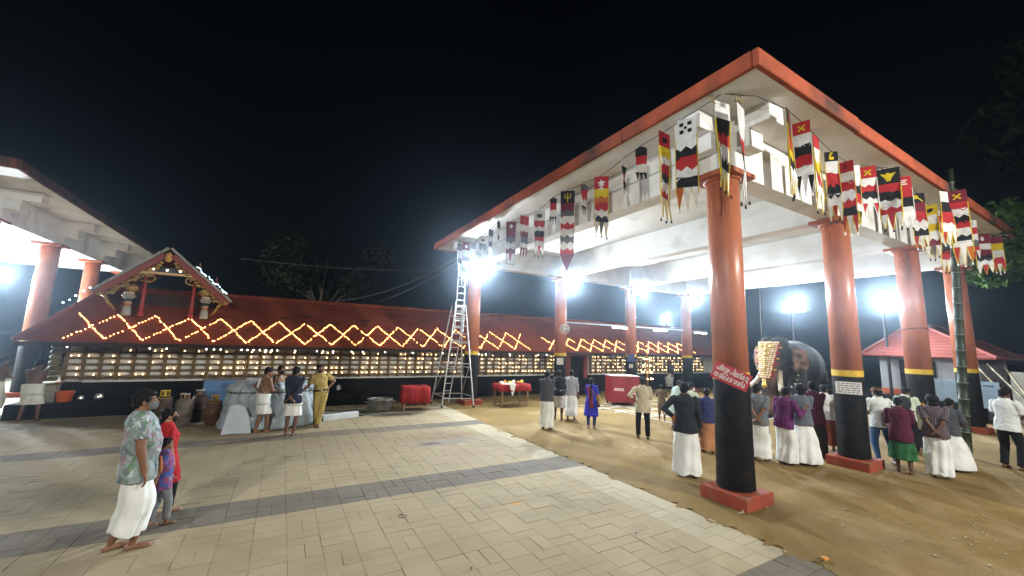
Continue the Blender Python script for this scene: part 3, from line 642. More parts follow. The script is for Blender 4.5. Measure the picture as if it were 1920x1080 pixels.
def person(label, pos, face, h=1.68, tone='mid', vox=.011, wide=1.0, top=None, bottom=None, hair='short', arms=('down', 'down'), feet=((.10, 0), (.10, 0)), lean=0, side=0, turn=0, nod=0, sit=0, extras=(), female=False, group=None, belly=0, fyaw=(8, 8), shirt_len=.80):
    """face: heading in degrees from straight away from the court's viewer side (0 = back view, 90 = towards picture right)"""
    phi = math.degrees(math.atan2(pos[1], pos[0])); rz = R(phi - face - 90); s = h / 1.70; k = s
    root = empty('person', (pos[0], pos[1], pos[2] if len(pos) > 2 else 0), rz, label, 'person', group)
    dz = -sit
    Rl = np.array((Matrix.Rotation(R(-lean), 3, 'X') @ Matrix.Rotation(R(side), 3, 'Y')).to_3x3()); piv = np.array((0, 0, .93 + dz))
    def T(p): p = np.asarray(p, float) + (0, 0, dz); return piv + Rl @ (p - piv)
    sk = skin(tone); B = MB(); sh = .172 * wide if not female else .16 * wide
    # torso
    tor = [((0, 0, .84), .15, .10), ((0, -.005, .93), .165, .115), ((0, .005 + belly * .3, 1.04), .148, .108 + belly), ((0, .012 + belly * .3, 1.14), .148, .108 + belly), ((0, .005, 1.26), .165, .115), ((0, -.008, 1.36), .168, .105), ((0, -.018, 1.425), .14, .082), ((0, -.022, 1.46), .08, .065)]
    if female: tor = [((0, 0, .84), .165, .115), ((0, -.005, .93), .170, .12), ((0, .0, 1.05), .128, .095), ((0, .01, 1.14), .125, .10), ((0, .02, 1.25), .145, .12), ((0, -.005, 1.36), .145, .09), ((0, -.018, 1.425), .12, .072), ((0, -.022, 1.46), .07, .06)]
    tor = [(c, rx * wide, ry * (.5 + .5 * wide)) for c, rx, ry in tor]
    B.loft([(T(c), rx, ry, Rl) for c, rx, ry in tor], 20)
    # neck and head
    Rh = Rl @ np.array((Matrix.Rotation(R(-turn), 3, 'Z') @ Matrix.Rotation(R(-nod), 3, 'X')).to_3x3())
    nb = T((0, -.022, 1.43)); hc = T((0, .012, 1.585)); 
    def Hd(p): return hc + Rh @ np.asarray(p, float)
    B.capsule(nb, Hd((0, -.02, -.07)), .058, .055, 12)
    B.ball(Hd((0, -.012, .022)), (.076, .096, .092), 16, 12, Rh)
    B.ball(Hd((0, .028, -.048)), (.058, .064, .068), 14, 10, Rh)
    B.capsule(Hd((0, .085, .012)), Hd((0, .104, -.028)), .010, .017, 8); B.ball(Hd((0, .080, -.088)), (.024, .02, .018), 8, 6, Rh)
    B.capsule(Hd((-.04, .078, .028)), Hd((.04, .078, .028)), .012, .012, 8)
    for q in (-1, 1): B.ball(Hd((q * .078, -.008, -.012)), (.012, .02, .034), 8, 6, Rh)
    B.capsule(Hd((-.018, .088, -.062)), Hd((.018, .088, -.062)), .008, .008, 6)
    # arms and hands
    ends = []
    for i, (q, nm) in enumerate(zip((-1, 1), arms)):
        tgt, hint, curl, hd = ARMS[nm] if isinstance(nm, str) else nm
        shp = T((q * sh, -.015, 1.395)); t = T((q * (tgt[0] * (1 if tgt[0] < .1 else (.6 + .4 * wide))), tgt[1], tgt[2]))
        el, wr = ik(shp, t, .285, .255, Rl @ np.array((q * hint[0], hint[1], hint[2])))
        aw = .35 + .65 * wide; B.capsule(shp, el, .050 * aw * (.85 if female else 1), .041 * aw, 12); B.capsule(el, wr, .041 * aw, .027 * (.6 + .4 * wide), 12)
        fd = _n(wr - el); d = fd if hd is None else _n(.35 * fd + .65 * (Rl @ np.array((q * hd[0], hd[1], hd[2]))))
        pn = np.cross(d, (0, 0, 1)); pn = _n(np.cross(np.array((q, 0, 0)), d)) if abs(d[2]) > .75 else _n(np.cross(pn, d))
        sd = np.cross(d, pn); Mh = np.stack([sd, d, pn], 1)
        B.capsule(wr, wr + d * .03, .026, .026, 8); B.ball(wr + d * .052, (.040, .048, .018), 12, 8, Mh)
        fr = .0092 if vox < .009 else .0105
        for f, (off, L) in enumerate(((-.030, .070), (-.0105, .080), (.0105, .075), (.030, .058))):
            b0 = wr + d * .088 + sd * off * 1.05; c1 = curl * 45; 
            def bend(a): return d * math.cos(R(a)) - pn * math.sin(R(a)) * (1 if True else -1)
            b1 = b0 + _n(bend(c1 * .7) + sd * off * 3) * L * .42; b2 = b1 + bend(c1 * 1.7) * L * .32; b3 = b2 + bend(c1 * 2.5) * L * .26
            B.capsule(b0 - d * .02, b1, fr, fr, 6, 2); B.capsule(b1, b2, fr, fr * .95, 6, 2); B.capsule(b2, b3, fr * .95, fr * .85, 6, 2)
        th = wr + d * .035 - sd * .036 * q * (1 if True else 1); t1 = th + _n(d * .6 - sd * q * .8 - pn * .3) * .038; t2 = t1 + _n(d * .95 - sd * q * .2 - pn * .35 * curl) * .034
        B.capsule(wr + d * .03 - sd * .02 * q, t1, .014, .0115, 6, 2); B.capsule(t1, t2, .0115, .010, 6, 2)
        ends.append((shp, el, wr, d, pn, sd))
    # legs and feet
    ank = []
    for i, (q, ft) in enumerate(zip((-1, 1), feet)):
        hp = piv + np.array((q * .088, 0, -.03)); fz = ft[2] if len(ft) > 2 else 0
        a = np.array((q * ft[0], ft[1] - .02, .085 + fz)); fy = R(-q * fyaw[i] if len(fyaw) > i else 0); fd = np.array((math.sin(q * R(fyaw[i])), math.cos(R(fyaw[i])), 0))
        kn, a2 = ik(hp, a, .425, .405, fd + np.array((q * .12, 0, 0)))
        B.capsule(hp, kn, .083 * (.7 + .3 * wide), .055, 14); B.capsule(kn, kn * .62 + a2 * .38, .054, .056, 12); B.capsule(kn * .62 + a2 * .38, a2, .056, .034, 12)
        hl = a2 - fd * .035; hl[2] = fz + .034; to = a2 + fd * .135; to[2] = fz + .026; sdv = np.array((fd[1], -fd[0], 0)); Mf = np.stack([sdv, fd, (0, 0, 1)], 1)
        B.ball(hl, (.034, .038, .034), 10, 6, Mf); B.ball((hl + to) / 2 + (0, 0, .008), (.040, .105, .032), 12, 8, Mf); B.ball(to - fd * .01, (.046, .05, .024), 12, 6, Mf)
        for j in range(5): B.ball(to + fd * (.042 - .006 * (j if q > 0 else 4 - j) * 1) + sdv * (-.034 + .017 * j), (.0095 + .003 * ((j == 0) if q > 0 else (j == 4)),) * 3, 6, 5)
        ank.append((a2, kn, hp, fd, to, hl))
    body = B.build('body', sk, root); remesh(body, vox, 2)
    # eyes
    if abs((face % 360) - 180) < 115:
        for q in (-1, 1): MB().ball(Hd((q * .031, .082, .006)), (.0135, .008, .007), 8, 6, Rh).build('eye', m_eye, root, True); 
        for q in (-1, 1): MB().ball(Hd((q * .031, .0885, .006)), (.0065, .004, .0062), 8, 6, Rh).build('iris', m_hair, root, True)
        e = MB()
        for q in (-1, 1): e.capsule(Hd((q * .016, .090, .026)), Hd((q * .046, .080, .028)), .005, .004, 6, 2)
        e.build('eyebrow', m_hair, root, True)
        if 'mask' not in extras and 'dark_mask' not in extras: MB().ball(Hd((0, .094, -.062)), (.021, .006, .008), 8, 5, Rh).build('lips', m_lip, root, True)
    # hair
    if hair:
        hm = m_hair; Hm = MB(); g = np.random.default_rng(abs(hash(label)) % 1000 if False else len(label) * 7 + int(pos[0] * 10) % 50)
        Hm.ball(Hd((0, -.022, .032)), (.086, .100, .092), 16, 10, Rh)
        Hm.ball(Hd((0, .045, .082)), (.066, .05, .030), 12, 7, Rh)
        Hm.ball(Hd((0, -.07, -.03)), (.066, .042, .052), 12, 7, Rh)
        for q in (-1, 1): Hm.ball(Hd((q * .068, -.005, .018)), (.020, .045, .040), 10, 6, Rh)
        nb_ = 46 if hair != 'long' else 30
        for _ in range(nb_):
            u = g.normal(0, 1, 3); u /= np.linalg.norm(u)
            if u[2] < -.1 or (u[1] > .5 and u[2] < .55): continue
            c = np.array((0, -.018, .035)) + u * np.array((.080, .094, .088)); Hm.ball(Hd(c), g.uniform(.016, .026), 7, 5)
        if hair == 'big':
            Hm.ball(Hd((0, -.045, .03)), (.112, .112, .105), 14, 9, Rh); Hm.ball(Hd((0, -.085, -.055)), (.09, .06, .075), 12, 8, Rh)
        if hair in ('braid', 'long'):
            Hm.ball(Hd((0, -.085, -.05)), (.06, .045, .06), 10, 7, Rh); p = Hd((0, -.105, -.10)); n = 9 if hair == 'braid' else 6
            for j in range(n):
                q2 = T((.012 * (-1) ** j, -.155 + .012 * (j < 3) - .004 * j, 1.46 - j * .058)); Hm.ball(q2, (.036 - .002 * j, .03 - .0015 * j, .042), 8, 6)
                Hm.capsule(p, q2, .026, .026, 7, 2); p = q2
        ho = Hm.build('hair', hm, root); remesh(ho, .010, 1)
    # clothes for the upper body
    def sleeve(m, j, frac, fat=.011, cuff=.0):
        shp, el, wr, *_ = ends[j]
        pts = [shp + (el - shp) * -.08, el]; 
        if frac <= .5:
            e = shp + (el - shp) * (frac * 2); m.capsule(shp, e * .6 + shp * .4, .064 * (.75 + .25 * wide) + fat * .4, .060 * (.75 + .25 * wide) + fat * .5, 12); m.loft([(shp, .066, .066, None), (e, .066, .066, None)], 4) if False else m.cone(shp, e, .066 * (.7 + .3 * wide) + fat * .3, .060 * (.7 + .3 * wide) + fat, 14)
        else:
            f2 = (frac - .5) * 2; e = el + (wr - el) * f2
            m.capsule(shp, el, .064 + fat * .3, .050 + fat * .5, 12); m.cone(el, e, .050 + fat * .4, .038 + fat * .6, 14); m.ball(el, .050 + fat * .45, 10, 8)
    if top:
        kind, tm, sl = top[:3]; m = MB(); hem = top[3] if len(top) > 3 else shirt_len; it = .020
        rings = [(T((c[0], c[1], c[2])), rx + it + .010 * (c[2] < 1.1), ry + it + .012 * (c[2] < 1.2), Rl) for c, rx, ry in tor if c[2] > .9 and c[2] < 1.44]
        flare = .03 if kind in ('kurta', 'dress') else .0
        low = []
        zz = .9; n = max(1, int((.9 - hem) / .06)) 
        c0 = tor[1]
        for j in range(n, 0, -1):
            z = .9 - (.9 - hem) * j / n; low.append((T((0, -.005, z)), c0[1] + it + .016 + flare * (j / n) * 1.8, c0[2] + it + .022 + flare * (j / n) * 1.5, Rl))
        m.loft(low + rings + [(T((0, -.020, 1.452)), .112 * wide, .088, Rl), (T((0, -.022, 1.474)), .084 * wide, .075, Rl), (T((0, -.022, 1.488)), .066, .064, Rl)], 24)
        if sl: 
            for j in (0, 1): sleeve(m, j, sl)
        o = m.build({'kurta': 'kurta', 'dress': 'dress', 'tshirt': 'tshirt'}.get(kind, 'shirt'), tm, root); remesh(o, max(.0095, vox), 2, .032, .12)
        if kind == 'shirt':
            cr = MB(); cr.tube([T((.072 * math.cos(a), -.022 + .068 * math.sin(a), 1.480 + .012 * math.cos(a * 2))) for a in np.linspace(-1.25, math.pi + 1.25, 14)], .014, 6); cr.build('collar', tm, root, True)
    # clothes for the lower body
    def fold(seed, amt, nf):
        g = np.random.default_rng(seed); ph = g.uniform(0, 6.3, 4); ks = g.integers(nf, nf + 6, 4)
        return lambda j, t: 1 + amt[j] * sum(np.sin(ks[i] * t + ph[i] + .25 * j) for i in range(4)) * .5 + amt[j] * 1.2 * np.exp(-((np.mod(t - math.pi / 2 + math.pi, 2 * math.pi) - math.pi) / .3) ** 2)
    if bottom:
        kind, bm_, hz = bottom[:3]
        if kind in ('mundu', 'lungi', 'skirt'):
            wz = 1.03 if kind != 'skirt' else 1.0; amid = (ank[0][0] + ank[1][0]) / 2; kmid = (ank[0][1] + ank[1][1]) / 2
            n = 12; rings = []; amt = []
            for j in range(n + 1):
                f = j / n; z = wz + (hz - wz) * f
                # centre and spread of the legs at this height
                if z + 0 > .90: c = np.array((0, 0, z)); rx, ry = .178 * wide + .012, .128 + belly * .5 + .012; M_ = Rl; cT = T((0, belly * .2, z)); rings.append((cT, rx, ry, M_))
                else:
                    def at(a): 
                        a2, kn, hp = a[:3]; zz = z + dz * 0
                        if zz > kn[2]: t = (zz - kn[2]) / max(hp[2] - kn[2], .05); return kn + (hp - kn) * min(t, 1)
                        t = (zz - a2[2]) / max(kn[2] - a2[2], .05); return a2 + (kn - a2) * max(t, 0)
                    L_, R_ = at(ank[0]), at(ank[1]); c = (L_ + R_) / 2; c = np.array((c[0], c[1], z)); bl = min(1, (.90 - z) / .25)
                    dg_ = .35 * min(abs(R_[0] - L_[0]), abs(R_[1] - L_[1])); rx = abs(R_[0] - L_[0]) / 2 + dg_ + (.102 if z > .45 else .094) ; ry = abs(R_[1] - L_[1]) / 2 + dg_ + (.122 if z > .45 else .118)
                    rings.append((c * 1 + 0, rx * bl + (.185 * wide) * (1 - bl), ry * bl + .135 * (1 - bl), None))
                if top and z > (top[3] if len(top) > 3 else shirt_len) + .03: c_, a_, b_, M_ = rings[-1]; rings[-1] = (c_, a_ * .86, b_ * .84, M_)
                amt.append(.008 + .070 * f)
            if len(bottom) > 4: rings = [(c_, a_ * (1 - .12 * j_ / n), b_ * (1 - (1 - bottom[4]) * j_ / n), M_) for j_, (c_, a_, b_, M_) in enumerate(rings)]
            # a thick hem: turn the cloth inwards at the bottom
            last = rings[-1]; rings.append((np.array(last[0]) + (0, 0, .012), last[1] * .93, last[2] * .92, None)); amt.append(amt[-1]); rings.append((np.array(last[0]) + (0, 0, .10), last[1] * .90, last[2] * .88, None)); amt.append(amt[-1])
            tilt = bottom[3] if len(bottom) > 3 else 0
            fo = fold(len(label) + int(abs(pos[0]) * 13), amt, 5)
            mm = MB().loft(rings, 64, True, fo)
            if tilt: 
                v = mm.v[0]; f = np.clip((wz - v[:, 2]) / (wz - hz), 0, 1) ** 2; v[:, 2] += f * tilt * v[:, 1] / .25 + f * .02 * np.sin(v[:, 0] * 20)
            o = mm.build({'mundu': 'mundu', 'lungi': 'lungi', 'skirt': 'skirt'}[kind], bm_, root, True)
            t = bpy.data.textures.get('foldt') or bpy.data.textures.new('foldt', 'CLOUDS'); t.noise_scale = .16; t.noise_depth = 2
            ss = o.modifiers.new('sub', 'SUBSURF'); ss.levels = ss.render_levels = 1
            d = o.modifiers.new('wrinkle', 'DISPLACE'); d.texture = t; d.strength = .030; d.mid_level = .36; d.texture_coords = 'LOCAL'
            if kind == 'mundu' and hz > .35:     # folded up and tucked: the doubled flap
                fl = MB().loft([(np.array(r_[0]) + (0, .0, 0), r_[1] * 1.05 + .004, r_[2] * 1.05 + .004, r_[3]) for r_ in rings[:int(n * .62)]], 48, False, fo)
                e = fl.build('folded_flap', bm_, root, True); sd_ = e.modifiers.new('thick', 'SOLIDIFY'); sd_.thickness = .006; d = e.modifiers.new('wrinkle', 'DISPLACE'); d.texture = t; d.strength = .022; d.mid_level = .4; d.texture_coords = 'LOCAL'
        else:
            m = MB(); m.loft([(T((0, 0, 1.02)), .168 * wide, .125 + belly, Rl), (T((0, 0, .93)), .182 * wide, .138, Rl), (piv + (0, 0, -.08), .175 * wide, .125, None)], 20)
            for a2, kn, hp, fd, *_ in ank:
                e = kn + (a2 - kn) * min(1, (kn[2] - hz) / max(kn[2] - a2[2], .05)); m.capsule(hp, kn, .104 * (.7 + .3 * wide), .074, 14); m.cone(kn, e, .074, .064 if kind == 'pants' else .045, 14); m.ball(kn, .075, 10, 8)
            o = m.build({'pants': 'trousers', 'jeans': 'jeans', 'leggings': 'leggings'}.get(kind, 'trousers'), bm_, root); remesh(o, max(.010, vox), 2, .018, .10)
    # odds and ends
    for ex in extras:
        if ex in ('mask', 'dark_mask', 'white_mask'):
            mm = {'mask': cloth('grey_mask', (.12, .125, .13)), 'dark_mask': cloth('black_mask', (.015, .015, .017)), 'white_mask': cloth('white_mask', (.62, .64, .66))}[ex]
            m = MB(); m.ball(Hd((0, .052, -.052)), (.062, .062, .056), 16, 9, Rh)
            for q in (-1, 1): m.tube([Hd((q * .055, .06, -.03)), Hd((q * .074, .02, -.005)), Hd((q * .085, -.012, .02))], .004, 5)
            m.build('face_mask', mm, root, True)
        elif ex == 'belt':
            m = MB(); m.loft([(T((0, 0, .985)), .192 * wide, .150, Rl), (T((0, 0, 1.025)), .190 * wide, .148, Rl)], 28, False); b = m.build('belt', M['black'], root, True); sd_ = b.modifiers.new('thick', 'SOLIDIFY'); sd_.thickness = .008
            MB().box(-.025, .025, .148, .162, .985, 1.025).build('buckle', M['metal'], b)
        elif ex == 'cap':
            m = MB(); m.ball(Hd((0, -.012, .045)), (.094, .108, .082), 16, 8, Rh); m.ball(Hd((0, .10, .045)), (.07, .06, .010), 12, 6, Rh); m.build('cap', cloth('brown_cap', (.16, .08, .04)), root, True)
        elif ex == 'orange_cap':
            m = MB(); m.ball(Hd((0, -.012, .035)), (.098, .112, .10), 16, 9, Rh); m.build('knitted_cap', cloth('orange_wool', (.50, .22, .03), scale=30), root, True)
        elif ex == 'backpack':
            m = MB(); m.ball(T((0, -.21, 1.22)), (.155, .10, .215), 16, 10, Rl); m.ball(T((0, -.275, 1.14)), (.115, .05, .11), 12, 8, Rl); bp = m.build('backpack', cloth('dark_pack', (.025, .028, .03)), root, True)
            for q in (-1, 1): MB().tube([T((q * .09, -.13, 1.36)), T((q * .105, -.04, 1.475)), T((q * .115, .10, 1.40)), T((q * .14, .12, 1.22)), T((q * .16, -.06, 1.06))], .020, 6).build('strap', M['black'], bp, True)
        elif ex == 'shoulder_bag':
            m = MB(); m.box(.20, .29, -.10, .14, .92, 1.12, Matrix.Translation((0, 0, dz))); b = bevel(m.build('shoulder_bag', cloth('tan_bag', (.35, .20, .08)), root), .03, 3)
            MB().tube([T((-.10, -.03, 1.46)), T((.08, -.16, 1.25)), (.24, -.08, 1.10 + dz)], .010, 5).build('strap', MATS['tan_bag'], b, True)
        elif ex == 'pouch':
            w = ends[0][2]; m = MB(); m.ball(w + np.array((.03, -.06, -.03)), (.075, .05, .085), 12, 8); m.build('pouch', cloth('rust_pouch', (.30, .11, .05)), root, True)
        elif ex == 'phone':
            w, d, pn, sd = ends[0][2:6]; m = MB(); mm = np.eye(4); mm[:3, 0] = sd; mm[:3, 1] = pn; mm[:3, 2] = d; mm[:3, 3] = w + d * .10 - pn * .03; m.box(-.037, .037, -.005, .005, -.075, .075, mm); m.build('phone', mat('pale_phone', (.55, .6, .62), .25, .5), root)
        elif ex == 'kasavu':          # coloured border of the white mundu, a strip down the front edge
            v = [(.10, .165, .97), (.12, .178, .88), (.13, .182, .79)]
            MB().tube([np.array(q) for q in v], .014, 6).build('mundu_border', cloth('orange_border', (.45, .17, .07)), root, True)
        elif ex == 'towel':
            m = MB(); m.tube([T((-.13, .11, 1.12)), T((-.12, .10, 1.35)), T((-.10, 0, 1.455)), T((-.11, -.11, 1.36)), T((-.12, -.13, 1.15))], [.03, .04, .045, .04, .03], 8); m.build('shoulder_cloth', cloth('white_towel', (.66, .66, .63)), root, True)
        elif ex == 'thread':
            MB().tube([T((-.12, 0, 1.45)), T((0, .12, 1.28)), T((.14, .08, 1.08)), T((.15, -.06, 1.05)), T((0, -.125, 1.25)), T((-.12, -.05, 1.44))], .004, 5).build('sacred_thread', cloth('white_thread', (.6, .58, .5)), root)
        elif ex == 'dupatta':
            m = MB(); m.loft([(T((-.09, -.14, 1.42)), .06, .02, Rl), (T((-.03, -.155, 1.25)), .085, .022, Rl), (T((.0, -.16, 1.0)), .075, .022, Rl), (np.array((.02, -.175, .70)), .07, .02, None)], 14); m.build('dupatta', cloth('maroon_dupatta', (.20, .035, .07)), root, True)
        elif ex == 'sandals':
            for a2, kn, hp, fd, to, hl in ank:
                sdv = np.array((fd[1], -fd[0], 0)); m = MB(); mm = np.eye(4); mm[:3, 0] = sdv; mm[:3, 1] = fd; mm[:3, 3] = (hl + to) / 2; mm[2, 3] = .006
                m.loft([((0, 0, -.004), .05, .145), ((0, 0, .014), .05, .145)], 18); v = m.v[0]; m.v[0] = xf(mm, v); m.build('sandal', M['black'], root)
    root.scale = (k, k, k)
    return root

# cloth colours
C_W = cloth('white_mundu', (.72, .73, .70), (.64, .65, .62)); C_W2 = cloth('cream_mundu', (.70, .69, .62), (.60, .59, .53))
c_navy = cloth('navy_shirt', (.022, .028, .05)); c_char = cloth('charcoal_shirt', (.022, .024, .03)); c_grey = cloth('slate_grey_shirt', (.13, .145, .16)); c_dgrey = cloth('dark_grey_shirt', (.065, .068, .078))
c_khaki = cloth('khaki_uniform', (.36, .27, .09), (.30, .22, .075)); c_blue = cloth('royal_blue_kurta', (.035, .035, .38)); c_cream = cloth('cream_shirt', (.47, .41, .29)); c_black = cloth('black_trousers', (.014, .014, .016))
c_pur = cloth('purple_shirt', (.115, .025, .105)); c_bg = cloth('blue_grey_shirt', (.12, .125, .155)); c_mar = cloth('maroon_shirt', (.085, .014, .032)); c_brn = cloth('brown_mundu', (.028, .02, .016)); c_wsh = cloth('white_shirt', (.62, .64, .63))
c_jean = cloth('blue_jeans', (.05, .10, .22)); c_green = cloth('green_lungi', (.035, .13, .05), (.02, .08, .03)); c_red = cloth('red_dress', (.36, .018, .022)); c_rust = cloth('rust_skirt', (.22, .06, .03)); c_paleg = cloth('pale_green_shirt', (.55, .62, .48)); c_indigo = cloth('indigo_shirt', (.035, .04, .12))
c_print = check_cloth('printed_dress', (.55, .60, .56), (.10, .22, .18), 30); c_plaid = check_cloth('plaid_shirt', (.05, .035, .045), (.16, .13, .14), 24); c_gchk = check_cloth('grey_checked_shirt', (.26, .27, .28), (.36, .37, .38), 30); c_brsh = cloth('olive_brown_shirt', (.17, .13, .075)); c_kidb = cloth('blue_print_top', (.05, .10, .30), (.30, .05, .08), scale=9); c_gp = cloth('grey_pants', (.20, .215, .22)); c_or = cloth('orange_mundu', (.42, .19, .09)); c_dpur = cloth('dusk_purple_shirt', (.06, .04, .07))
walk = ((.075, -.30, .0), (.075, .24, 0)); stand = ((.11, 0), (.11, .03)); wide_ = ((.15, .02), (.16, -.03))
person('man in leaf-print t-shirt, grey mask and tucked white mundu, walking past the camera', (-1.32, 6.43), 84, 1.78, 'mid', .0078, 1.22, ('tshirt', camo_cloth(), .33, .74), ('mundu', C_W, .17, -.05, .58), 'short', ('down', 'down'), ((.06, -.10), (.07, .06)), -3, 0, 8, 0, 0, ('mask', 'kasavu', 'phone'), belly=.022)
person('woman in a red knee-length kurta with black leggings beside the man in the leaf-print t-shirt', (-1.24, 7.42), 74, 1.42, 'fair', .0085, 1.0, ('kurta', c_red, .42, .52), ('leggings', c_black, .12), 'long', ('swing_b', 'down'), ((.07, -.08), (.07, .14)), -4, 0, 10, 0, 0, ('dark_mask',), True)
person('small child in a blue print top and grey trousers walking between man and woman', (-1.17, 7.0), 76, 1.10, 'mid', .0095, 1.0, ('tshirt', c_kidb, .3, .72), ('pants', c_gp, .14), 'short', ('swing_f', 'swing_b'), ((.07, -.10), (.07, .14)), -3, extras=('sandals',))
person('bare-chested man in a knee-length white mundu standing by the dark stone step end', (-5.72, 15.98), 20, 1.62, 'dark', .011, 1.08, None, ('mundu', C_W2, .46), 'short', ('fold', 'fold'), ((.15, .0), (.18, .05)), 10, 0, 20, 15)
person('bare-shouldered man cut off by the picture edge near the left hall columns', (-6.75, 16.9), 60, 1.68, 'dark', .012, 1.0, None, ('mundu', C_W2, .25), 'short', ('front', 'front'), stand, 4)
person('bare-chested man with white shoulder cloth and short white mundu before the tarpaulin heap', (-.28, 12.30), 62, 1.66, 'mid', .010, 1.05, None, ('mundu', C_W, .50), 'short', ('hip', 'front'), ((.09, -.03), (.03, .18)), 6, 0, 20, 5, 0, ('thread', 'towel'))
person('bare-chested bearded man in white mundu, partly hidden behind the navy shirt', (.06, 12.85), 130, 1.66, 'mid', .010, 1.02, None, ('mundu', C_W, .45), 'short', ('front', 'down'), stand, 0, 0, 10, 0, 0, ('dark_mask',))
person('man in a navy shirt and short white mundu with both hands clasped behind his back', (.40, 11.79), 20, 1.70, 'dark', .010, 1.08, ('shirt', c_navy, .85, .80), ('mundu', C_W, .48), 'short', ('back', 'back'), ((.09, .02), (.09, -.03)), 2, 0, 15)
person('police officer in khaki uniform, legs crossed, leaning on the tarpaulin heap', (1.10, 12.62), 172, 1.72, 'mid', .009, 1.05, ('shirt', c_khaki, .36, .93), ('pants', c_khaki, .10), 'short', ('hip', 'lean'), ((-.02, .10), (.06, -.06)), 0, 7, -8, 0, 0, ('dark_mask', 'belt'))
person('man in dark grey shirt and long white mundu near the table of offerings', (7.04, 9.98), 12, 1.70, 'dark', .010, 1.1, ('shirt', c_dgrey, .9, .82), ('mundu', C_W, .07), 'short', ('fold', 'fold'), ((.10, 0), (.11, .04)), 2, 0, 10)
person('man in a black shirt and knee-length white mundu beside the grey checked shirt', (8.30, 11.08), 5, 1.63, 'dark', .011, 1.0, ('shirt', c_char, .9, .82), ('mundu', C_W, .40), 'short', ('fold', 'fold'), stand, 1)
person('man in a grey checked shirt and ankle-length white mundu facing the lamp wall', (8.72, 10.93), 8, 1.64, 'dark', .011, 1.0, ('shirt', c_gchk, .8, .84), ('mundu', C_W, .12), 'short', ('fold', 'down'), stand, 1)
person('woman in a royal blue kurta with a long black braid and tan shoulder bag', (8.44, 9.59), 6, 1.50, 'mid', .010, 1.0, ('kurta', c_blue, .45, .42), ('leggings', c_indigo, .10), 'braid', ('fold', 'down'), ((.10, .02), (.10, 0)), 0, 0, 0, 0, 0, ('shoulder_bag', 'dupatta'), True)
person('man in a loose cream shirt and black trousers, elbows out', (8.92, 8.0), -4, 1.64, 'dark', .010, 1.1, ('shirt', c_cream, .72, .72), ('pants', c_black, .07), 'short', ('hip', 'front'), ((.13, .05), (.12, -.05)), 4, 0, 5, 12)
person('boy in an olive brown shirt standing by the white floor lines', (11.67, 9.62), 4, 1.22, 'dark', .011, 1.0, ('shirt', c_brsh, .35, .74), ('pants', c_brsh, .30), 'short', ('front', 'front'), stand)
person('woman in a pale printed dress bending forward behind the charcoal shirt', (10.84, 8.45), 45, 1.52, 'mid', .011, 1.0, ('kurta', c_print, .5, .42), ('leggings', c_print, .10), 'short', ('front', 'front'), stand, 22, 0, 0, 10, 0, (), True)
person('white-masked man in a pale shirt half hidden by the charcoal shirt', (9.77, 7.13), 40, 1.56, 'mid', .011, 1.0, ('shirt', c_paleg, .4, .82), ('mundu', C_W, .10), 'short', ('front', 'front'), stand, 6, 0, 30, 0, 0, ('white_mask',))
person('man in charcoal long-sleeved shirt and long white mundu, hand on hip, beside nearest column', (7.24, 5.40), 2, 1.80, 'dark', .0085, 1.12, ('shirt', c_char, .95, .78), ('mundu', C_W, .05, .03), 'short', ('hip', 'down'), ((.12, .03), (.14, -.05)), 0, 0, 12, 0, 0, ('pouch', 'sandals'))
person('person in an indigo shirt and orange mundu mostly hidden behind the nearest column', (9.26, 6.28), -8, 1.52, 'dark', .012, 1.0, ('shirt', c_indigo, .9, .80), ('mundu', c_or, .06), 'short', ('down', 'down'), stand)
person('young person in white mundu between the nearest column and the slate grey shirt', (10.35, 6.05), 10, 1.48, 'dark', .012, .95, ('shirt', c_dgrey, .35, .82), ('mundu', C_W, .06), 'short', ('down', 'fold'), stand)
person('man in slate grey shirt and white mundu, hands clasped behind, facing the elephant', (9.82, 5.36), 8, 1.70, 'mid', .009, 1.08, ('shirt', c_grey, .42, .80), ('mundu', C_W, .06), 'short', ('back', 'back'), ((.11, .0), (.12, .04)), 0, 0, 25, 0, 0, ('white_mask',))
person('man in purple shirt and white mundu, arm stretched to his neighbour', (10.07, 4.94), 30, 1.68, 'dark', .009, 1.08, ('shirt', c_pur, .9, .80), ('mundu', C_W, .05), 'short', ('front', ((.30, .22, 1.30), (.5, 0, -1), .4, None)), ((.11, 0), (.13, .06)), 3, 6, 20)
person('bushy-haired man in blue-grey t-shirt and white mundu, legs apart', (10.50, 4.76), -6, 1.76, 'mid', .009, 1.02, ('tshirt', c_bg, .38, .82), ('mundu', C_W, .05), 'big', ('fold', 'fold'), ((.13, .06), (.17, -.10)), 2, 0, -10)
person('man in a maroon shirt and dark brown mundu beside the second column', (11.50, 4.95), 3, 1.78, 'dark', .010, 1.12, ('shirt', c_mar, .9, .74), ('mundu', c_brn, .06), 'short', ('fold', 'fold'), stand, 0, 0, -15)
person('person in a white shirt and rust skirt squeezed beside the second column', (12.52, 5.12), 0, 1.66, 'fair', .011, 1.0, ('shirt', c_wsh, .4, .80), ('skirt', c_rust, .14), 'short', ('fold', 'down'), ((.09, 0), (.12, .10)), 0)
person('man in a white half-sleeved shirt, blue jeans and brown cap, raising his arms', (12.40, 3.98), -28, 1.72, 'dark', .009, 1.05, ('shirt', c_wsh, .40, .80), ('jeans', c_jean, .08), 'short', ('front', 'chest'), ((.10, 0), (.15, -.16)), 2, 0, -20, 0, 0, ('cap',))
person('man in a maroon shirt and green lungi tucked at the shins', (11.87, 3.48), 4, 1.56, 'dark', .009, 1.12, ('shirt', c_mar, .95, .70), ('lungi', c_green, .30), 'short', ('front', 'front'), ((.10, .06), (.12, -.10)), 5, 0, 0, 12)
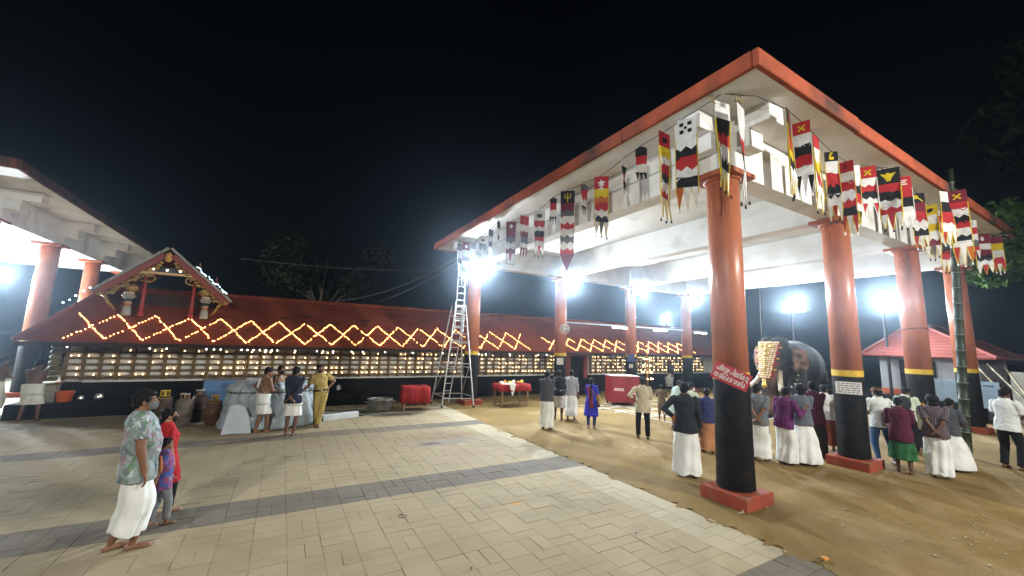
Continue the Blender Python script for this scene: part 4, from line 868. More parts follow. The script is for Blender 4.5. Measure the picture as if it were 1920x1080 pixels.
person('backpacker in a pale green shirt and black trousers behind the green lungi', (14.3, 4.05), 12, 1.68, 'dark', .010, 1.05, ('shirt', c_paleg, .4, .82), ('pants', c_black, .08), 'short', ('front', 'front'), ((.12, 0), (.13, .05)), 16, 0, 20, 15, 0, ('backpack',))
person('child in an orange knitted cap in front of the third column plinth', (15.1, 3.95), 15, 1.24, 'mid', .012, 1.0, ('tshirt', c_brsh, .4, .76), ('pants', c_black, .1), 'short', ('front', 'front'), stand, extras=('orange_cap',))
person('man in dark plaid shirt and white mundu, hands clasped behind, by the bamboo pole', (12.12, 3.0), -2, 1.68, 'dark', .009, 1.08, ('shirt', c_plaid, .42, .82), ('mundu', C_W, .05), 'big', ('back', 'back'), ((.10, .0), (.11, .04)), 2, 0, -10)
person('striding person in a wide white mundu hidden behind the dark plaid shirt', (13.30, 3.05), 25, 1.55, 'dark', .011, 1.0, ('shirt', c_dgrey, .5, .82), ('mundu', C_W, .05), 'short', ('front', 'front'), ((.08, .15), (.17, -.12)), 8)
person('man in a white shirt and black trousers at the picture edge by the leaning bamboo', (14.74, 2.44), 30, 1.80, 'dark', .009, 1.08, ('shirt', c_wsh, .40, .80), ('pants', c_black, .06), 'short', ('front', 'front'), ((.12, 0), (.12, .05)), 3, 0, 10, 10)
person('man in a dusky purple shirt sitting on the temple ledge by the tiered lamp', (21.2, 16.74, .06), 195, 1.68, 'dark', .012, 1.0, ('shirt', c_dpur, .9, .90), ('mundu', C_W, .12), 'short', ('low_front', 'low_front'), ((.10, .42, .22), (.12, .40, .22)), 8)
person('elephant keeper in a dark shirt standing behind the elephant near the second column', (18.6, 7.3), 160, 1.70, 'dark', .013, 1.0, ('shirt', c_char, .4, .82), ('mundu', C_W, .1), 'short', ('down', 'front'), stand)
# ------------------------------------------------------------------ cloth banners on the lines under the eaves
def fcloth(n, c): return mat('flag_' + n, c, .8, .2, col2=tuple(q * .75 for q in c), scale=7, bump=.1, bscale=60)
FC = dict(k=fcloth('black', (.014, .014, .016)), r=fcloth('red', (.42, .025, .03)), m=fcloth('maroon', (.16, .018, .03)), w=fcloth('white', (.70, .69, .68)), y=fcloth('yellow', (.62, .47, .015)), g=fcloth('grey', (.11, .11, .115)), o=fcloth('orange', (.48, .12, .02)))
def ell(cx, cz, a, b, rot=0, n=12): return [(cx + a * math.cos(t) * math.cos(rot) - b * math.sin(t) * math.sin(rot), cz + a * math.cos(t) * math.sin(rot) + b * math.sin(t) * math.cos(rot)) for t in [i * 2 * math.pi / n for i in range(n)]]
def rect(x0, x1, z0, z1): return [(x0, z0), (x1, z0), (x1, z1), (x0, z1)]
EMB = {
    'cross': lambda w, z: [ell(sx * .045 * w, z + sz * .045 * w * 1, .075 * w, .03 * w, math.atan2(sz, sx)) for sx in (-1, 1) for sz in (-1, 1)] + [ell(sx * .10 * w, z + sz * .10 * w, .04 * w, .04 * w) for sx in (-1, 1) for sz in (-1, 1)],
    'squares': lambda w, z: [rect(a * w - .06 * w, a * w + .06 * w, z + b * w - .06 * w, z + b * w + .06 * w) for a, b in ((-.12, .12), (.12, .12), (-.12, -.12), (.12, -.12))] + [ell(0, z, .05 * w, .05 * w)],
    'trident': lambda w, z: [rect(-.02 * w, .02 * w, z - .22 * w, z + .22 * w), rect(-.13 * w, .13 * w, z - .04 * w, z), rect(-.15 * w, -.11 * w, z - .04 * w, z + .18 * w), rect(.11 * w, .15 * w, z - .04 * w, z + .18 * w)],
    'diamond': lambda w, z: [[(0, z - .16 * w), (.14 * w, z), (0, z + .16 * w), (-.14 * w, z)]],
    'star': lambda w, z: [[((.20 if i % 2 == 0 else .09) * w * math.sin(i * math.pi / 5), z + (.20 if i % 2 == 0 else .09) * w * math.cos(i * math.pi / 5)) for i in range(10)], rect(-.12 * w, .12 * w, z - .30 * w, z - .25 * w), rect(-.04 * w, .04 * w, z - .26 * w, z - .1 * w)],
    'coil': lambda w, z: [ell(.0, z - .08 * w, .13 * w, .10 * w), ell(-.05 * w, z + .10 * w, .045 * w, .13 * w, -.3), ell(.02 * w, z + .22 * w, .07 * w, .05 * w)],
    'bird': lambda w, z: [[(-.22 * w, z + .14 * w), (-.08 * w, z + .10 * w), (0, z + .16 * w), (.08 * w, z + .10 * w), (.22 * w, z + .14 * w), (.10 * w, z - .05 * w), (.05 * w, z - .18 * w), (-.05 * w, z - .18 * w), (-.10 * w, z - .05 * w)]],
    'key': lambda w, z: [[(q[0] - .10 * w, q[1] + .08 * w) for q in ell(0, z, .13 * w, .13 * w)], [(0, z), (.04 * w, z + .04 * w), (.24 * w, z - .20 * w), (.20 * w, z - .24 * w)]],
    'leaf': lambda w, z: [ell(0, z, .16 * w, .11 * w, .4), ell(.10 * w, z + .08 * w, .07 * w, .04 * w, -.5)],
    'bars': lambda w, z: [rect(-.16 * w, .16 * w, z + .08 * w, z + .13 * w), rect(-.16 * w, .10 * w, z - .02 * w, z + .03 * w), rect(-.10 * w, .16 * w, z - .12 * w, z - .07 * w)],
    'pot': lambda w, z: [ell(0, z, .07 * w, .12 * w), rect(-.05 * w, .05 * w, z + .10 * w, z + .15 * w)],
    'panel': lambda w, z: [rect(-.14 * w, .14 * w, z - .10 * w, z + .10 * w)],
}
def flag(loc, yaw, w, L, head, emblem, ecol, bands, border, tails, tcol, label, arch=False, hh=None, group='cloth banners hung under the hall eaves', twist=0):
    root = empty('banner', loc, yaw, label, 'banner', group)
    hh = hh or w * .95; tw = twist
    def cloth_part(name, poly, m, par, y=0, t=.004):
        mb = MB(); mb.prism(poly, y - t, y + t); v = mb.v[0]
        for p in v:
            f = max(0, -p[2] - hh) / L; a = tw * f + .20 * math.sin(f * 5 + loc[0] * 3); x, yy = p[0], p[1] + .035 * math.sin(f * 9 + loc[1] * 2) * f
            p[0] = x * math.cos(a) - yy * math.sin(a); p[1] = x * math.sin(a) + yy * math.cos(a)
        return mb.build(name, m, par)
    hd = [(-w / 2, -hh), (w / 2, -hh), (w / 2, -w * .25), (w * .34, -.03), (0, 0), (-w * .34, -.03), (-w / 2, -w * .25)] if arch else [(-w / 2, -hh), (w / 2, -hh), (w / 2, 0), (-w / 2, 0)]
    h = cloth_part('head_panel', hd, FC[head], root)
    if emblem:
        mb = MB()
        for poly in EMB[emblem](w * 1.55, -hh * .52):
            for y in (-1, 1): mb.prism([(x, z) for x, z in poly], y * .0045, y * .0075)
        for v in mb.v:
            for p in v:
                f = max(0, -p[2] - hh) / L; a = tw * f + .20 * math.sin(f * 5 + loc[0] * 3); x, yy = p[0], p[1] + .035 * math.sin(f * 9 + loc[1] * 2) * f
                p[0] = x * math.cos(a) - yy * math.sin(a); p[1] = x * math.sin(a) + yy * math.cos(a)
        mb.build('emblem', FC[ecol], h)
    nb = len(bands); tl = L * .24 if tails else .05; bh = (L - hh - tl) / max(nb, 1); ww = w * .94
    for i, c in enumerate(bands):
        z0 = -hh - bh * i + .008; z1 = z0 - bh; d = bh * .42 if i < nb - 1 else 0
        if i % 2 == 0: low = [(ww / 2, z1 - d * .2), (ww / 4, z1 - d), (0, z1), (-ww / 4, z1 - d), (-ww / 2, z1 - d * .2)]
        else: low = [(ww / 2, z1 - d), (ww / 4, z1), (0, z1 - d), (-ww / 4, z1), (-ww / 2, z1 - d)]
        cloth_part('zigzag_band', [(-ww / 2, z0), (ww / 2, z0)] + low, FC[c], root, .0, .006 - .0006 * i)
    zb = -hh - bh * nb + .01
    if border:
        for q in (-1, 1): cloth_part('edging', [(q * w * .475, -hh), (q * w * .515, -hh), (q * w * .515, zb - tl * .3), (q * w * .475, zb - tl * .3)][::q], FC[border], root, 0, .009)
    if tails:
        for j in range(tails):
            x = (-.5 + (j + .5) / tails) * w; b = w / tails * .5; ln = tl * (1.0 if j % 2 else .93) * random.uniform(.82, 1.08)
            tm = FC[tcol[j % len(tcol)]]
            t = cloth_part('tail', [(x - b, zb), (x + b, zb), (x * 1.12 + .006, zb - ln), (x * 1.12 - .006, zb - ln)], tm, root, 0, .0035 - .0004 * j)
            for q in (-1, 1):
                if border: cloth_part('tail_edging', [(x + q * b, zb), (x + q * (b + .006), zb), (x * 1.12 + q * .010, zb - ln), (x * 1.12 + q * .004, zb - ln)][::q], FC[border], t, 0, .0065)
            k = MB(); a = tw * 1.0 + .20 * math.sin(5 + loc[0] * 3); xx = x * 1.12; k.lathe([(.004, .0), (.012, -.015), (.018, -.055), (.004, -.065)], 7, (xx * math.cos(a), xx * math.sin(a), zb - ln)); k.build('tassel', FC['w' if tcol[0] != 'w' else 'k'], t)
    return root
def facing(x, y): return math.atan2(y, x) - math.pi / 2        # yaw that turns a banner square to the court's viewing side
LF = [  # loc, width, length, turn, head, emblem, ecol, bands, border, tails, tcol, arch, label
    ((5.98, 10.62, 6.34), .33, 1.37, 5, 'm', 'diamond', 'w', 'mgwm', 'w', 3, 'wrw', 0, 'maroon banner with a white diamond, nearest the floodlight by the ladder'),
    ((5.98, 9.81, 6.31), .32, 1.31, 42, 'r', 'cross', 'o', 'wmgw', None, 3, 'm', 0, 'half-turned dark red banner with an orange cross emblem'),
    ((5.98, 9.0, 6.25), .34, 1.36, 8, 'w', 'panel', 'k', 'rwkrw', 'w', 3, 'wrw', 0, 'white-headed banner with a black box emblem and red and black zigzags'),
    ((5.98, 8.34, 6.43), .19, .72, 8, 'k', None, 'k', 'rw', None, 3, 'k', 1, 'little black banner with three black tails between two long white-headed and black banners'),
    ((5.98, 7.72, 6.41), .38, 2.2, 3, 'k', 'trident', 'y', 'mgwrwgwr', 'w', 1, 'm', 0, 'longest banner, black head with a yellow trident, hanging in front of a floodlight'),
    ((5.98, 7.07, 6.37), .19, .76, 38, 'g', None, 'k', 'rw', None, 3, 'k', 1, 'little grey twisted banner between the yellow trident and the white star figure'),
    ((5.98, 6.48, 6.34), .34, 1.44, 4, 'r', 'star', 'w', 'yorwk', 'y', 3, 'wgw', 0, 'red banner with a white star figure and a yellow chevron'),
    ((5.98, 5.78, 6.48), .20, .8, 66, 'w', None, 'k', 'krk', None, 2, 'k', 1, 'small spiral-twisted banner seen almost edge-on'),
    ((5.98, 5.31, 6.56), .24, .74, 6, 'k', None, 'k', 'rw', None, 3, 'k', 1, 'small arched black banner with red band beside the long red edge-on banner'),
    ((5.98, 4.74, 6.59), .34, 1.75, 63, 'r', 'panel', 'k', 'ywrkwr', 'y', 3, 'w', 0, 'long red banner turned nearly edge-on beside the white-headed yellow-edged banner'),
    ((5.76, 4.12, 6.50), .38, 1.68, -3, 'w', 'squares', 'k', 'wkrwk', 'y', 3, 'oww', 1, 'white arched banner with four black squares and broad yellow edging'),
    ((5.98, 3.58, 6.58), .34, 1.6, 58, 'w', None, 'k', 'krwk', 'y', 3, 'w', 0, 'white-headed banner hanging across the capital of the nearest column'),
    ((6.05, 3.32, 6.4), .32, 1.65, 80, 'w', None, 'k', 'wrkw', None, 3, 'w', 0, 'white banner seen fully edge-on against the nearest column'),
    ((5.98, 14.81, 6.49), .34, 1.4, 50, 'g', None, 'k', 'wgw', 'w', 2, 'w', 0, 'grey banner over the top of the tall ladder'),
    ((5.98, 14.2, 6.4), .34, 1.8, 30, 'm', 'diamond', 'w', 'wgwgw', 'w', 3, 'w', 0, 'pale banner with a maroon head near the ladder floodlight'),
    ((5.98, 13.52, 6.26), .28, 1.24, 58, 'g', None, 'k', 'wgw', None, 2, 'w', 0, 'narrow grey-headed banner between the ladder and its floodlight'),
    ((5.98, 12.69, 6.33), .32, 1.13, 40, 'w', 'panel', 'g', 'gwg', None, 3, 'w', 0, 'white banner with a grey box emblem lost in the glare'),
    ((5.98, 12.05, 6.43), .28, 1.05, 66, 'g', None, 'k', 'wgw', None, 2, 'w', 0, 'short banner edge-on just beside the far glare'),
    ((5.98, 11.47, 6.57), .28, 1.4, 78, 'k', None, 'k', 'wkwk', None, 2, 'w', 0, 'black and white banner seen as a thin line next to the maroon diamond banner'),
]
RF = [
    ((6.80, 2.98, 6.40), .34, 1.53, 72, 'k', 'cross', 'r', 'mrykw', 'y', 3, 'w', 0, 'black-headed banner seen edge-on beside the stepped beam end'),
    ((7.43, 3.07, 6.45), .30, 1.31, -3, 'r', 'cross', 'y', 'wkrw', 'w', 3, 'kwk', 0, 'bright red banner with a yellow crossed emblem, first after the corner beam'),
    ((8.27, 3.2, 6.5), .32, 1.50, 76, 'r', None, 'k', 'wyrw', 'y', 2, 'w', 0, 'red and white banner edge-on next to the black coil banner'),
    ((8.86, 3.2, 6.36), .26, 1.44, 12, 'k', 'coil', 'y', 'wrkw', 'y', 3, 'wrw', 0, 'black banner with a yellow coiled emblem'),
    ((9.47, 3.2, 6.32), .30, 1.50, -10, 'r', 'pot', 'm', 'wrwrk', 'y', 3, 'rwr', 0, 'red banner with a dark pot emblem over the second column'),
    ((10.01, 3.25, 6.41), .28, 1.33, 48, 'w', None, 'k', 'wkrw', 'y', 3, 'k', 0, 'plain white-headed banner tucked behind the pot emblem banner'),
    ((10.55, 3.2, 6.5), .34, 1.10, 10, 'r', 'cross', 'y', 'wrkw', 'w', 3, 'rwr', 0, 'short red banner with a yellow cross emblem between white head and bird emblem'),
    ((10.88, 2.97, 6.45), .44, 1.33, -4, 'k', 'bird', 'y', 'rkwr', 'y', 3, 'wrw', 0, 'broad black banner with a yellow spread-winged bird emblem'),
    ((11.65, 2.95, 6.45), .34, 1.21, 20, 'r', 'bars', 'w', 'rkw', 'w', 3, 'w', 0, 'red banner with white bars, right behind the bird emblem'),
    ((13.15, 3.1, 6.45), .31, 1.43, 8, 'k', 'key', 'y', 'mrwk', 'y', 3, 'rww', 0, 'black banner with a yellow key-shaped emblem'),
    ((14.4, 3.2, 6.43), .35, 1.45, -4, 'y', 'leaf', 'k', 'wywm', 'y', 3, 'wgw', 0, 'yellow banner with a dark leaf emblem'),
    ((15.33, 3.2, 6.32), .30, 1.62, 52, 'r', None, 'k', 'owkr', 'y', 2, 'w', 0, 'orange and red banner half-turned behind the yellow leaf emblem'),
    ((13.51, 2.72, 6.45), .34, 1.33, 55, 'w', None, 'k', 'krw', 'y', 3, 'rww', 0, 'white and black banner half-turned against the bamboo pole'),
    ((13.64, 2.55, 6.45), .38, 1.84, 4, 'm', 'cross', 'y', 'rwkrwkw', 'y', 3, 'rwo', 0, 'long dark red banner with a yellow cross, tied to the bamboo pole'),
    ((17.0, 2.98, 6.45), .28, 1.20, 6, 'w', 'bars', 'g', 'rwgr', None, 3, 'wrw', 0, 'white banner with a small grey mark beyond the bamboo pole'),
    ((19.4, 3.2, 6.5), .42, 1.35, 5, 'm', 'pot', 'w', 'wmkw', 'y', 3, 'wrw', 0, 'maroon banner with a white dot emblem near the far roof corner'),
    ((19.9, 2.99, 6.45), .30, 1.21, 10, 'm', None, 'k', 'ywr', 'y', 3, 'rwr', 0, 'last maroon and yellow banner at the far roof corner'),
]
for loc, w, L, tn, hd, em, ec, bd, bo, tl, tc, ar, lab in LF + RF:
    flag(loc, facing(loc[0], loc[1]) + R(tn), w * (.84 if loc[1] < 3.3 else .95), L, hd, em, ec, bd, bo, tl, tc, lab, bool(ar), twist=.9 if 'spiral' in lab else random.uniform(-.5, .5))
def flag_line(pts, label):
    o = MB(); P = []
    for i in range(len(pts) - 1):
        a, b = np.array(pts[i], float), np.array(pts[i + 1], float)
        for t in np.linspace(0, 1, 7)[:-1]: P.append(a + (b - a) * t + (0, 0, -.05 * math.sin(math.pi * t) * np.linalg.norm(b - a) / 4))
    P.append(np.array(pts[-1], float)); o.tube(P, .007, 5)
    tag(o.build('flag_line', M['rope']), label, 'rope', 'lines that carry the banners')
flag_line([(5.87, 3.5, 6.66)] + sorted([(l[0][0], l[0][1], l[0][2] + .02) for l in LF[:11] + LF[13:]], key=lambda q: q[1]) + [(6.1, 15.6, 6.64)], 'thin line that carries the banners along the left eave of the hall')
flag_line([(5.87, 3.5, 6.66), (6.3, 3.2, 6.6)] + sorted([(l[0][0], l[0][1], l[0][2] + .02) for l in RF if l[0][1] > 2.75], key=lambda q: q[0]) + [(20.8, 3.2, 6.62)], 'thin line that carries the banners along the eave past the bamboo pole')
# rags tied to the iron hooks
for p, lab in (((5.80, 3.62, 6.58), 'rag knot tied to the hook near the roof corner'), ((6.08, 3.38, 6.54), 'rag knot beside the white-headed banner')):
    b = MB(); 
    for k in range(7): b.capsule(np.array(p) + RNG.normal(0, .02, 3), np.array(p) + RNG.normal(0, .06, 3), .014, .008, 6, 2)
    tag(b.build('rag', mat('dirty_rag', (.28, .22, .12), .9), None, True), lab, 'rag', 'rags tied to roof hooks')
# ------------------------------------------------------------------ court objects
def ladder():
    o = empty('ladder', (6.05, 14.55, 0), 0, 'tall aluminium platform ladder with splayed legs and wheels standing before the first column', 'ladder')
    feet = {(-1, -1): (-.62, -.05), (1, -1): (.55, -.35), (-1, 1): (-.66, 1.05), (1, 1): (.52, .75)}
    zt = 3.95; top = {(-1, -1): (-.20, .10), (1, -1): (.20, .06), (-1, 1): (-.20, .50), (1, 1): (.20, .46)}
    for k in feet:
        f, t = feet[k], top[k]; m = MB(); m.tube([(f[0], f[1], .07), (t[0], t[1], zt)], .026, 8); q = m.build('leg', M['alu'], o)
        w = MB(); w.cone((f[0] - .02, f[1], .055), (f[0] + .02, f[1], .055), .055, .055, 12); w.build('wheel', M['black'], q)
    def at(k, z): f, t = feet[k], top[k]; u = (z - .07) / (zt - .07); return (f[0] + (t[0] - f[0]) * u, f[1] + (t[1] - f[1]) * u, z)
    for z in (.35, 1.15, 1.65, 2.45, 2.8, 3.1, 3.4, 3.7, 3.92):
        MB().tube([at((-1, -1), z), at((1, -1), z)], .018, 6).build('rung', M['alu'], o)
    for z in (.42, 1.5, 2.5, 3.5):
        MB().tube([at((-1, 1), z), at((1, 1), z)], .016, 6).build('rung', M['alu'], o)
        for s in (-1, 1): MB().tube([at((s, -1), z), at((s, 1), z)], .014, 6).build('brace', M['alu'], o)
    for s in (-1, 1): MB().tube([at((s, -1), 1.7), at((s, 1), .42)], .012, 6).build('brace', M['alu'], o)
    # inner climbing ladder and the extension
    for s in (-1, 1): MB().tube([(-.30 + s * .13, .46, .05), (-.06 + s * .17, .28, 2.6), (.02 + s * .18, .24, 4.1)], .020, 8).build('climbing_rail', M['alu'], o)
    for i in range(13):
        z = .3 + i * .28; u = z / 4.1; x = -.30 + .32 * min(1, u * 1.1); MB().tube([(x - .13 - .04 * u, .46 - .2 * u, z), (x + .13 + .04 * u, .46 - .2 * u, z)], .014, 6).build('rung', M['alu'], o)
    e0 = np.array((.02, .22, 2.9)); e1 = np.array((.12, .34, 6.25))
    for s in (-1, 1): MB().tube([e0 + (s * .185, 0, 0), e1 + (s * .15, 0, 0)], .020, 8).build('extension_rail', M['alu'], o)
    for s in (-1, 1): MB().tube([e0 + (s * .17 + .12, .30, .4), e1 + (s * .15, .05, -.05)], .018, 8).build('extension_rail', M['alu'], o)
    for i in range(12):
        p = e0 + (e1 - e0) * (i + .5) / 12; MB().tube([p - (.18, 0, 0), p + (.18, 0, 0)], .014, 6).build('rung', M['alu'], o)
ladder()

def heap():
    o = empty('tarpaulin_heap', (-.05, 13.30, 0), 0, 'round heap of tables covered with crumpled pale grey tarpaulin', 'tarpaulin')
    rng = np.random.default_rng(3); n = 96; rings = []
    prof = [(1.26, .0), (1.22, .12), (1.17, .35), (1.12, .62), (1.08, .85), (1.07, .98), (1.09, 1.03), (1.05, 1.09), (.98, 1.16), (.80, 1.22), (.5, 1.26), (.15, 1.29), (.01, 1.29)]
    ph = rng.uniform(0, 6.28, 8)
    def f(j, t):
        z = prof[j][1]; a = .085 * max(0, 1 - z / 1.05) + .010
        return 1 + a * (np.sin(9 * t + ph[0] + z * 1.5) + .8 * np.sin(14 * t + ph[1] - z * 2) + .7 * np.sin(23 * t + ph[2]) + .5 * np.sin(5 * t + ph[3])) * .6 - .04 * np.exp(-((z - 1.0) / .03) ** 2)
    m = MB().loft([((.03 * math.sin(z * 5), 0, z), r, r * .72) for r, z in prof], n, True, f)
    t_ = m.build('cover', mat('pale_tarpaulin', (.36, .41, .44), .4, .4, col2=(.27, .32, .35), scale=1.6, stain=(.25, .29, .31), sscale=2, slo=.6, shi=.8, bump=.3, bscale=8), o, True)
    tx = bpy.data.textures.new('tarpt', 'CLOUDS'); tx.noise_scale = .24; tx.noise_depth = 3; s = t_.modifiers.new('sub', 'SUBSURF'); s.levels = s.render_levels = 2; d = t_.modifiers.new('crumple', 'DISPLACE'); d.texture = tx; d.strength = .15; d.mid_level = .5; d.texture_coords = 'LOCAL'
    r = MB(); r.tube([(1.12 * math.cos(a) * (1 + .012 * math.sin(a * 7)), .80 * math.sin(a), .99 + .012 * math.sin(3 * a)) for a in np.linspace(0, 2 * math.pi, 50)], .012, 6); r.build('rope', M['rope'], o, True)
    w = MB(); w.prism([(-1.04, .02), (-.74, .03), (-.40, .0), (-.45, .25), (-.52, .5), (-.60, .68), (-.74, .74), (-.90, .70), (-.97, .38)], -.93, -.90); w.build('white_sheet', mat('white_plastic_sheet', (.50, .54, .60), .4, .4, col2=(.42, .46, .51), scale=4), o)
heap()
def gas(loc, h, label, rz, ring, rust):
    o = empty('gas_cylinder', loc, rz, label, 'gas cylinder', 'gas cylinders by the blue board')
    body = mat('cylinder_' + rust, {'brown': (.15, .065, .035), 'grey': (.15, .12, .10), 'dark': (.075, .045, .03)}[rust], .6, .35, .2, col2={'brown': (.10, .05, .03), 'grey': (.10, .08, .065), 'dark': (.05, .03, .022)}[rust], scale=6, stain=(.2, .12, .06), sscale=5, slo=.6, shi=.75, bump=.1)
    MB().lathe([(.13, .03), (.165, .05), (.185, .11), (.187, h * .40), (.191, h * .41), (.191, h * .43), (.187, h * .44), (.185, h * .70), (.165, h * .79), (.11, h * .84), (.04, h * .855)], 28).build('body', body, o, True)
    MB().lathe([(.135, 0), (.14, 0), (.14, .055), (.135, .055)], 24).build('foot_ring', body, o, True)
    ym = mat('valve_yellow', (.55, .38, .03), .5, .4, col2=(.40, .25, .03), scale=10) if ring == 'y' else mat('valve_rust', (.22, .11, .05), .6, .3)
    if ring == 'y': MB().lathe([(.168, h * .775), (.172, h * .78), (.10, h * .85), (.09, h * .85)], 28).build('shoulder_paint', ym, o, True)
    for k in range(3):
        a = k * 2.1 + .4; MB().box(-.03, .03, -.006, .006, h * .83, h * .985, Matrix.Translation((.095 * math.cos(a), .095 * math.sin(a), 0)) @ Matrix.Rotation(a + math.pi / 2, 4, 'Z')).build('guard_stay', ym, o)
    g = MB(); g.tube([(.10 * math.cos(a), .10 * math.sin(a), h * .985) for a in np.linspace(.2, 5.9, 22)], .013, 8); g.build('guard_ring', M['metal'] if ring != 'y' else ym, o, True)
    MB().lathe([(.02, h * .85), (.03, h * .87), (.018, h * .91), (.026, h * .93), (.02, h * .945)], 12).build('valve', mat('valve_brass', (.4, .28, .1), .4, .5, .6), o, True)
gas((-2.62, 14.35, 0), .92, 'dark gas cylinder with yellow shoulder, partly hidden behind the woman in red', .3, 'y', 'dark')
gas((-2.10, 13.82, 0), .88, 'nearest brown grey gas cylinder with a rust-coloured guard ring', 1.2, 'r', 'grey')
gas((-1.86, 14.50, 0), .90, 'dark gas cylinder standing behind the others by the black plinth', 2.2, 'r', 'dark')
gas((-1.44, 13.85, 0), .80, 'brown gas cylinder with bright yellow collar next to the blue board', .9, 'y', 'brown')
bd = empty('blue_board', (-1.42, 15.25, 0), 0, 'blue board leaning upright behind the gas cylinders and tarpaulin heap', 'board')
mt = Matrix.Rotation(R(-12), 4, 'X')
MB().box(-.52, .52, -.02, .02, 0, 1.10, mt).build('panel', mat('blue_paint', (.09, .19, .36), .6, .3, col2=(.07, .15, .29), scale=2.5, stain=(.05, .1, .18), sscale=4, slo=.6, shi=.8), bd)
MB().box(-.56, .56, -.03, .03, 1.08, 1.16, mt).build('top_rail', mat('grey_brown_rail', (.14, .11, .10), .7), bd)
sp = MB().box(-.7, .6, -.25, .12, 1.162, 1.20, mt); 
# oddments on the dark step
sb = empty('bucket', (-5.28, 16.62, .42), 0, 'orange plastic bucket on the dark step under the lamp wall', 'bucket')
MB().lathe([(.14, 0), (.145, .01), (.19, .26), (.20, .27), (.20, .29), (.185, .29), (.135, .02)], 24).build('pail', mat('orange_plastic', (.55, .10, .02), .35, .45), sb, True)
MB().tube([(.2 * math.cos(a), .02, .27 - .13 * math.sin(a)) for a in np.linspace(0, math.pi, 14)], .006, 5).build('handle', M['metal'], sb)
for i, (x, lab) in enumerate(((-4.93, 'small steel cup next to the orange bucket'), (-4.55, 'larger steel pot on the dark step'))):
    k = 1 + .35 * i; tag(MB().lathe([(.05 * k, 0), (.085 * k, .04 * k), (.09 * k, .09 * k), (.06 * k, .13 * k), (.075 * k, .15 * k), (.07 * k, .15 * k), (.05 * k, .12 * k)], 20).build('steel_pot', mat('steel', (.6, .6, .6), .22, .5, .9), None, True, (x, 16.6, .42)), lab, 'pot', 'steel vessels on the step')
stl = empty('stool', (-5.62, 16.62, .42), 0, 'pale stone stool between the bare-chested man and the orange bucket', 'stool')
MB().box(-.17, .17, -.15, .15, 0, .48).build('block', mat('pale_stool', (.30, .29, .24), .8, .2, col2=(.22, .21, .17), scale=5), stl); bevel(MB().box(-.21, .21, -.18, .18, .48, .53).build('top', M['wood'], stl))
mac = MB(); 
# vessel, plank, cloth tables, cabinet
v = empty('cauldron', (3.18, 14.55, 0), 0, 'wide aluminium cooking cauldron on the paving by the black plinth', 'cauldron')
MB().lathe([(.30, .02), (.36, .06), (.40, .18), (.41, .40), (.44, .42), (.44, .44), (.40, .435), (.39, .40), (.375, .18), (.33, .07), (.0, .05)], 36).build('pot', mat('dull_aluminium', (.30, .30, .27), .42, .5, .55, col2=(.16, .15, .13), scale=4), v, True)
for s in (-1, 1): MB().tube([(s * .41, -.08, .33), (s * .50, -.07, .34), (s * .50, .07, .34), (s * .41, .08, .33)], .014, 6).build('handle', M['metal'], v)
pk = empty('white_plank', (1.75, 13.62, 0), R(20), 'white painted concrete block lying beside the police officer', 'plank')
bevel(MB().box(-.52, .62, -.10, .10, .0, .17).build('beam', mat('whitewash', (.55, .58, .60), .8, .2, col2=(.45, .47, .48), scale=5), pk), .015)
m_redcloth = cloth('red_tablecloth', (.28, .022, .022), (.22, .018, .02))
def tbl(loc, rz, w, d, h, label, full):
    o = empty('table', loc, rz, label, 'table', 'tables with red cloth')
    for sx in (-1, 1):
        for sy in (-1, 1): MB().box(sx * (w / 2 - .06) - .028, sx * (w / 2 - .06) + .028, sy * (d / 2 - .06) - .028, sy * (d / 2 - .06) + .028, 0, h - .03).build('leg', M['wood_pale'], o)
    MB().box(-w / 2, w / 2, -d / 2, d / 2, h - .03, h).build('top', M['wood_pale'], o)
    for sy in (-1, 1): MB().box(-w / 2 + .06, w / 2 - .06, sy * (d / 2 - .06) - .015, sy * (d / 2 - .06) + .015, .10, .15).build('stretcher', M['wood_pale'], o)
    for sx in (-1, 1): MB().box(sx * (w / 2 - .06) - .015, sx * (w / 2 - .06) + .015, -d / 2 + .07, d / 2 - .07, .14, .19).build('stretcher', M['wood_pale'], o)
    q = MB(); dr = .56 if full else .26; n = 72
    def f(j, t): return 1 + (.0 if j < 2 else (j - 1) * (.022 * np.sin(7 * t + 1) + .016 * np.sin(13 * t + 2) + .008 * np.sin(23 * t))) + 0 * t
    def sq(t): return 1 / np.maximum(abs(np.cos(t)), abs(np.sin(t)))
    rings = [((0, 0, h + .012), .02, .02), ((0, 0, h + .012), w / 2 * .98, d / 2 * .98), ((0, 0, h + .004), w / 2 + .012, d / 2 + .012), ((0, 0, h - dr * .5), w / 2 + .022, d / 2 + .022), ((0, 0, h - dr), w / 2 + .035, d / 2 + .035)]
    q.loft(rings, n, False, lambda j, t: f(j, t) * (sq(t) if j else 1))
    c = q.build('cloth', m_redcloth, o, True); sd = c.modifiers.new('thick', 'SOLIDIFY'); sd.thickness = .006
    return o
t1 = tbl((4.42, 14.62, 0), R(-8), .92, .72, .82, 'small table wrapped almost to the ground in red cloth next to the ladder', True)
t2 = tbl((8.28, 14.25, 0), R(2), 1.32, .72, .86, 'wooden table with a short red cloth and white and orange offerings on top', False)
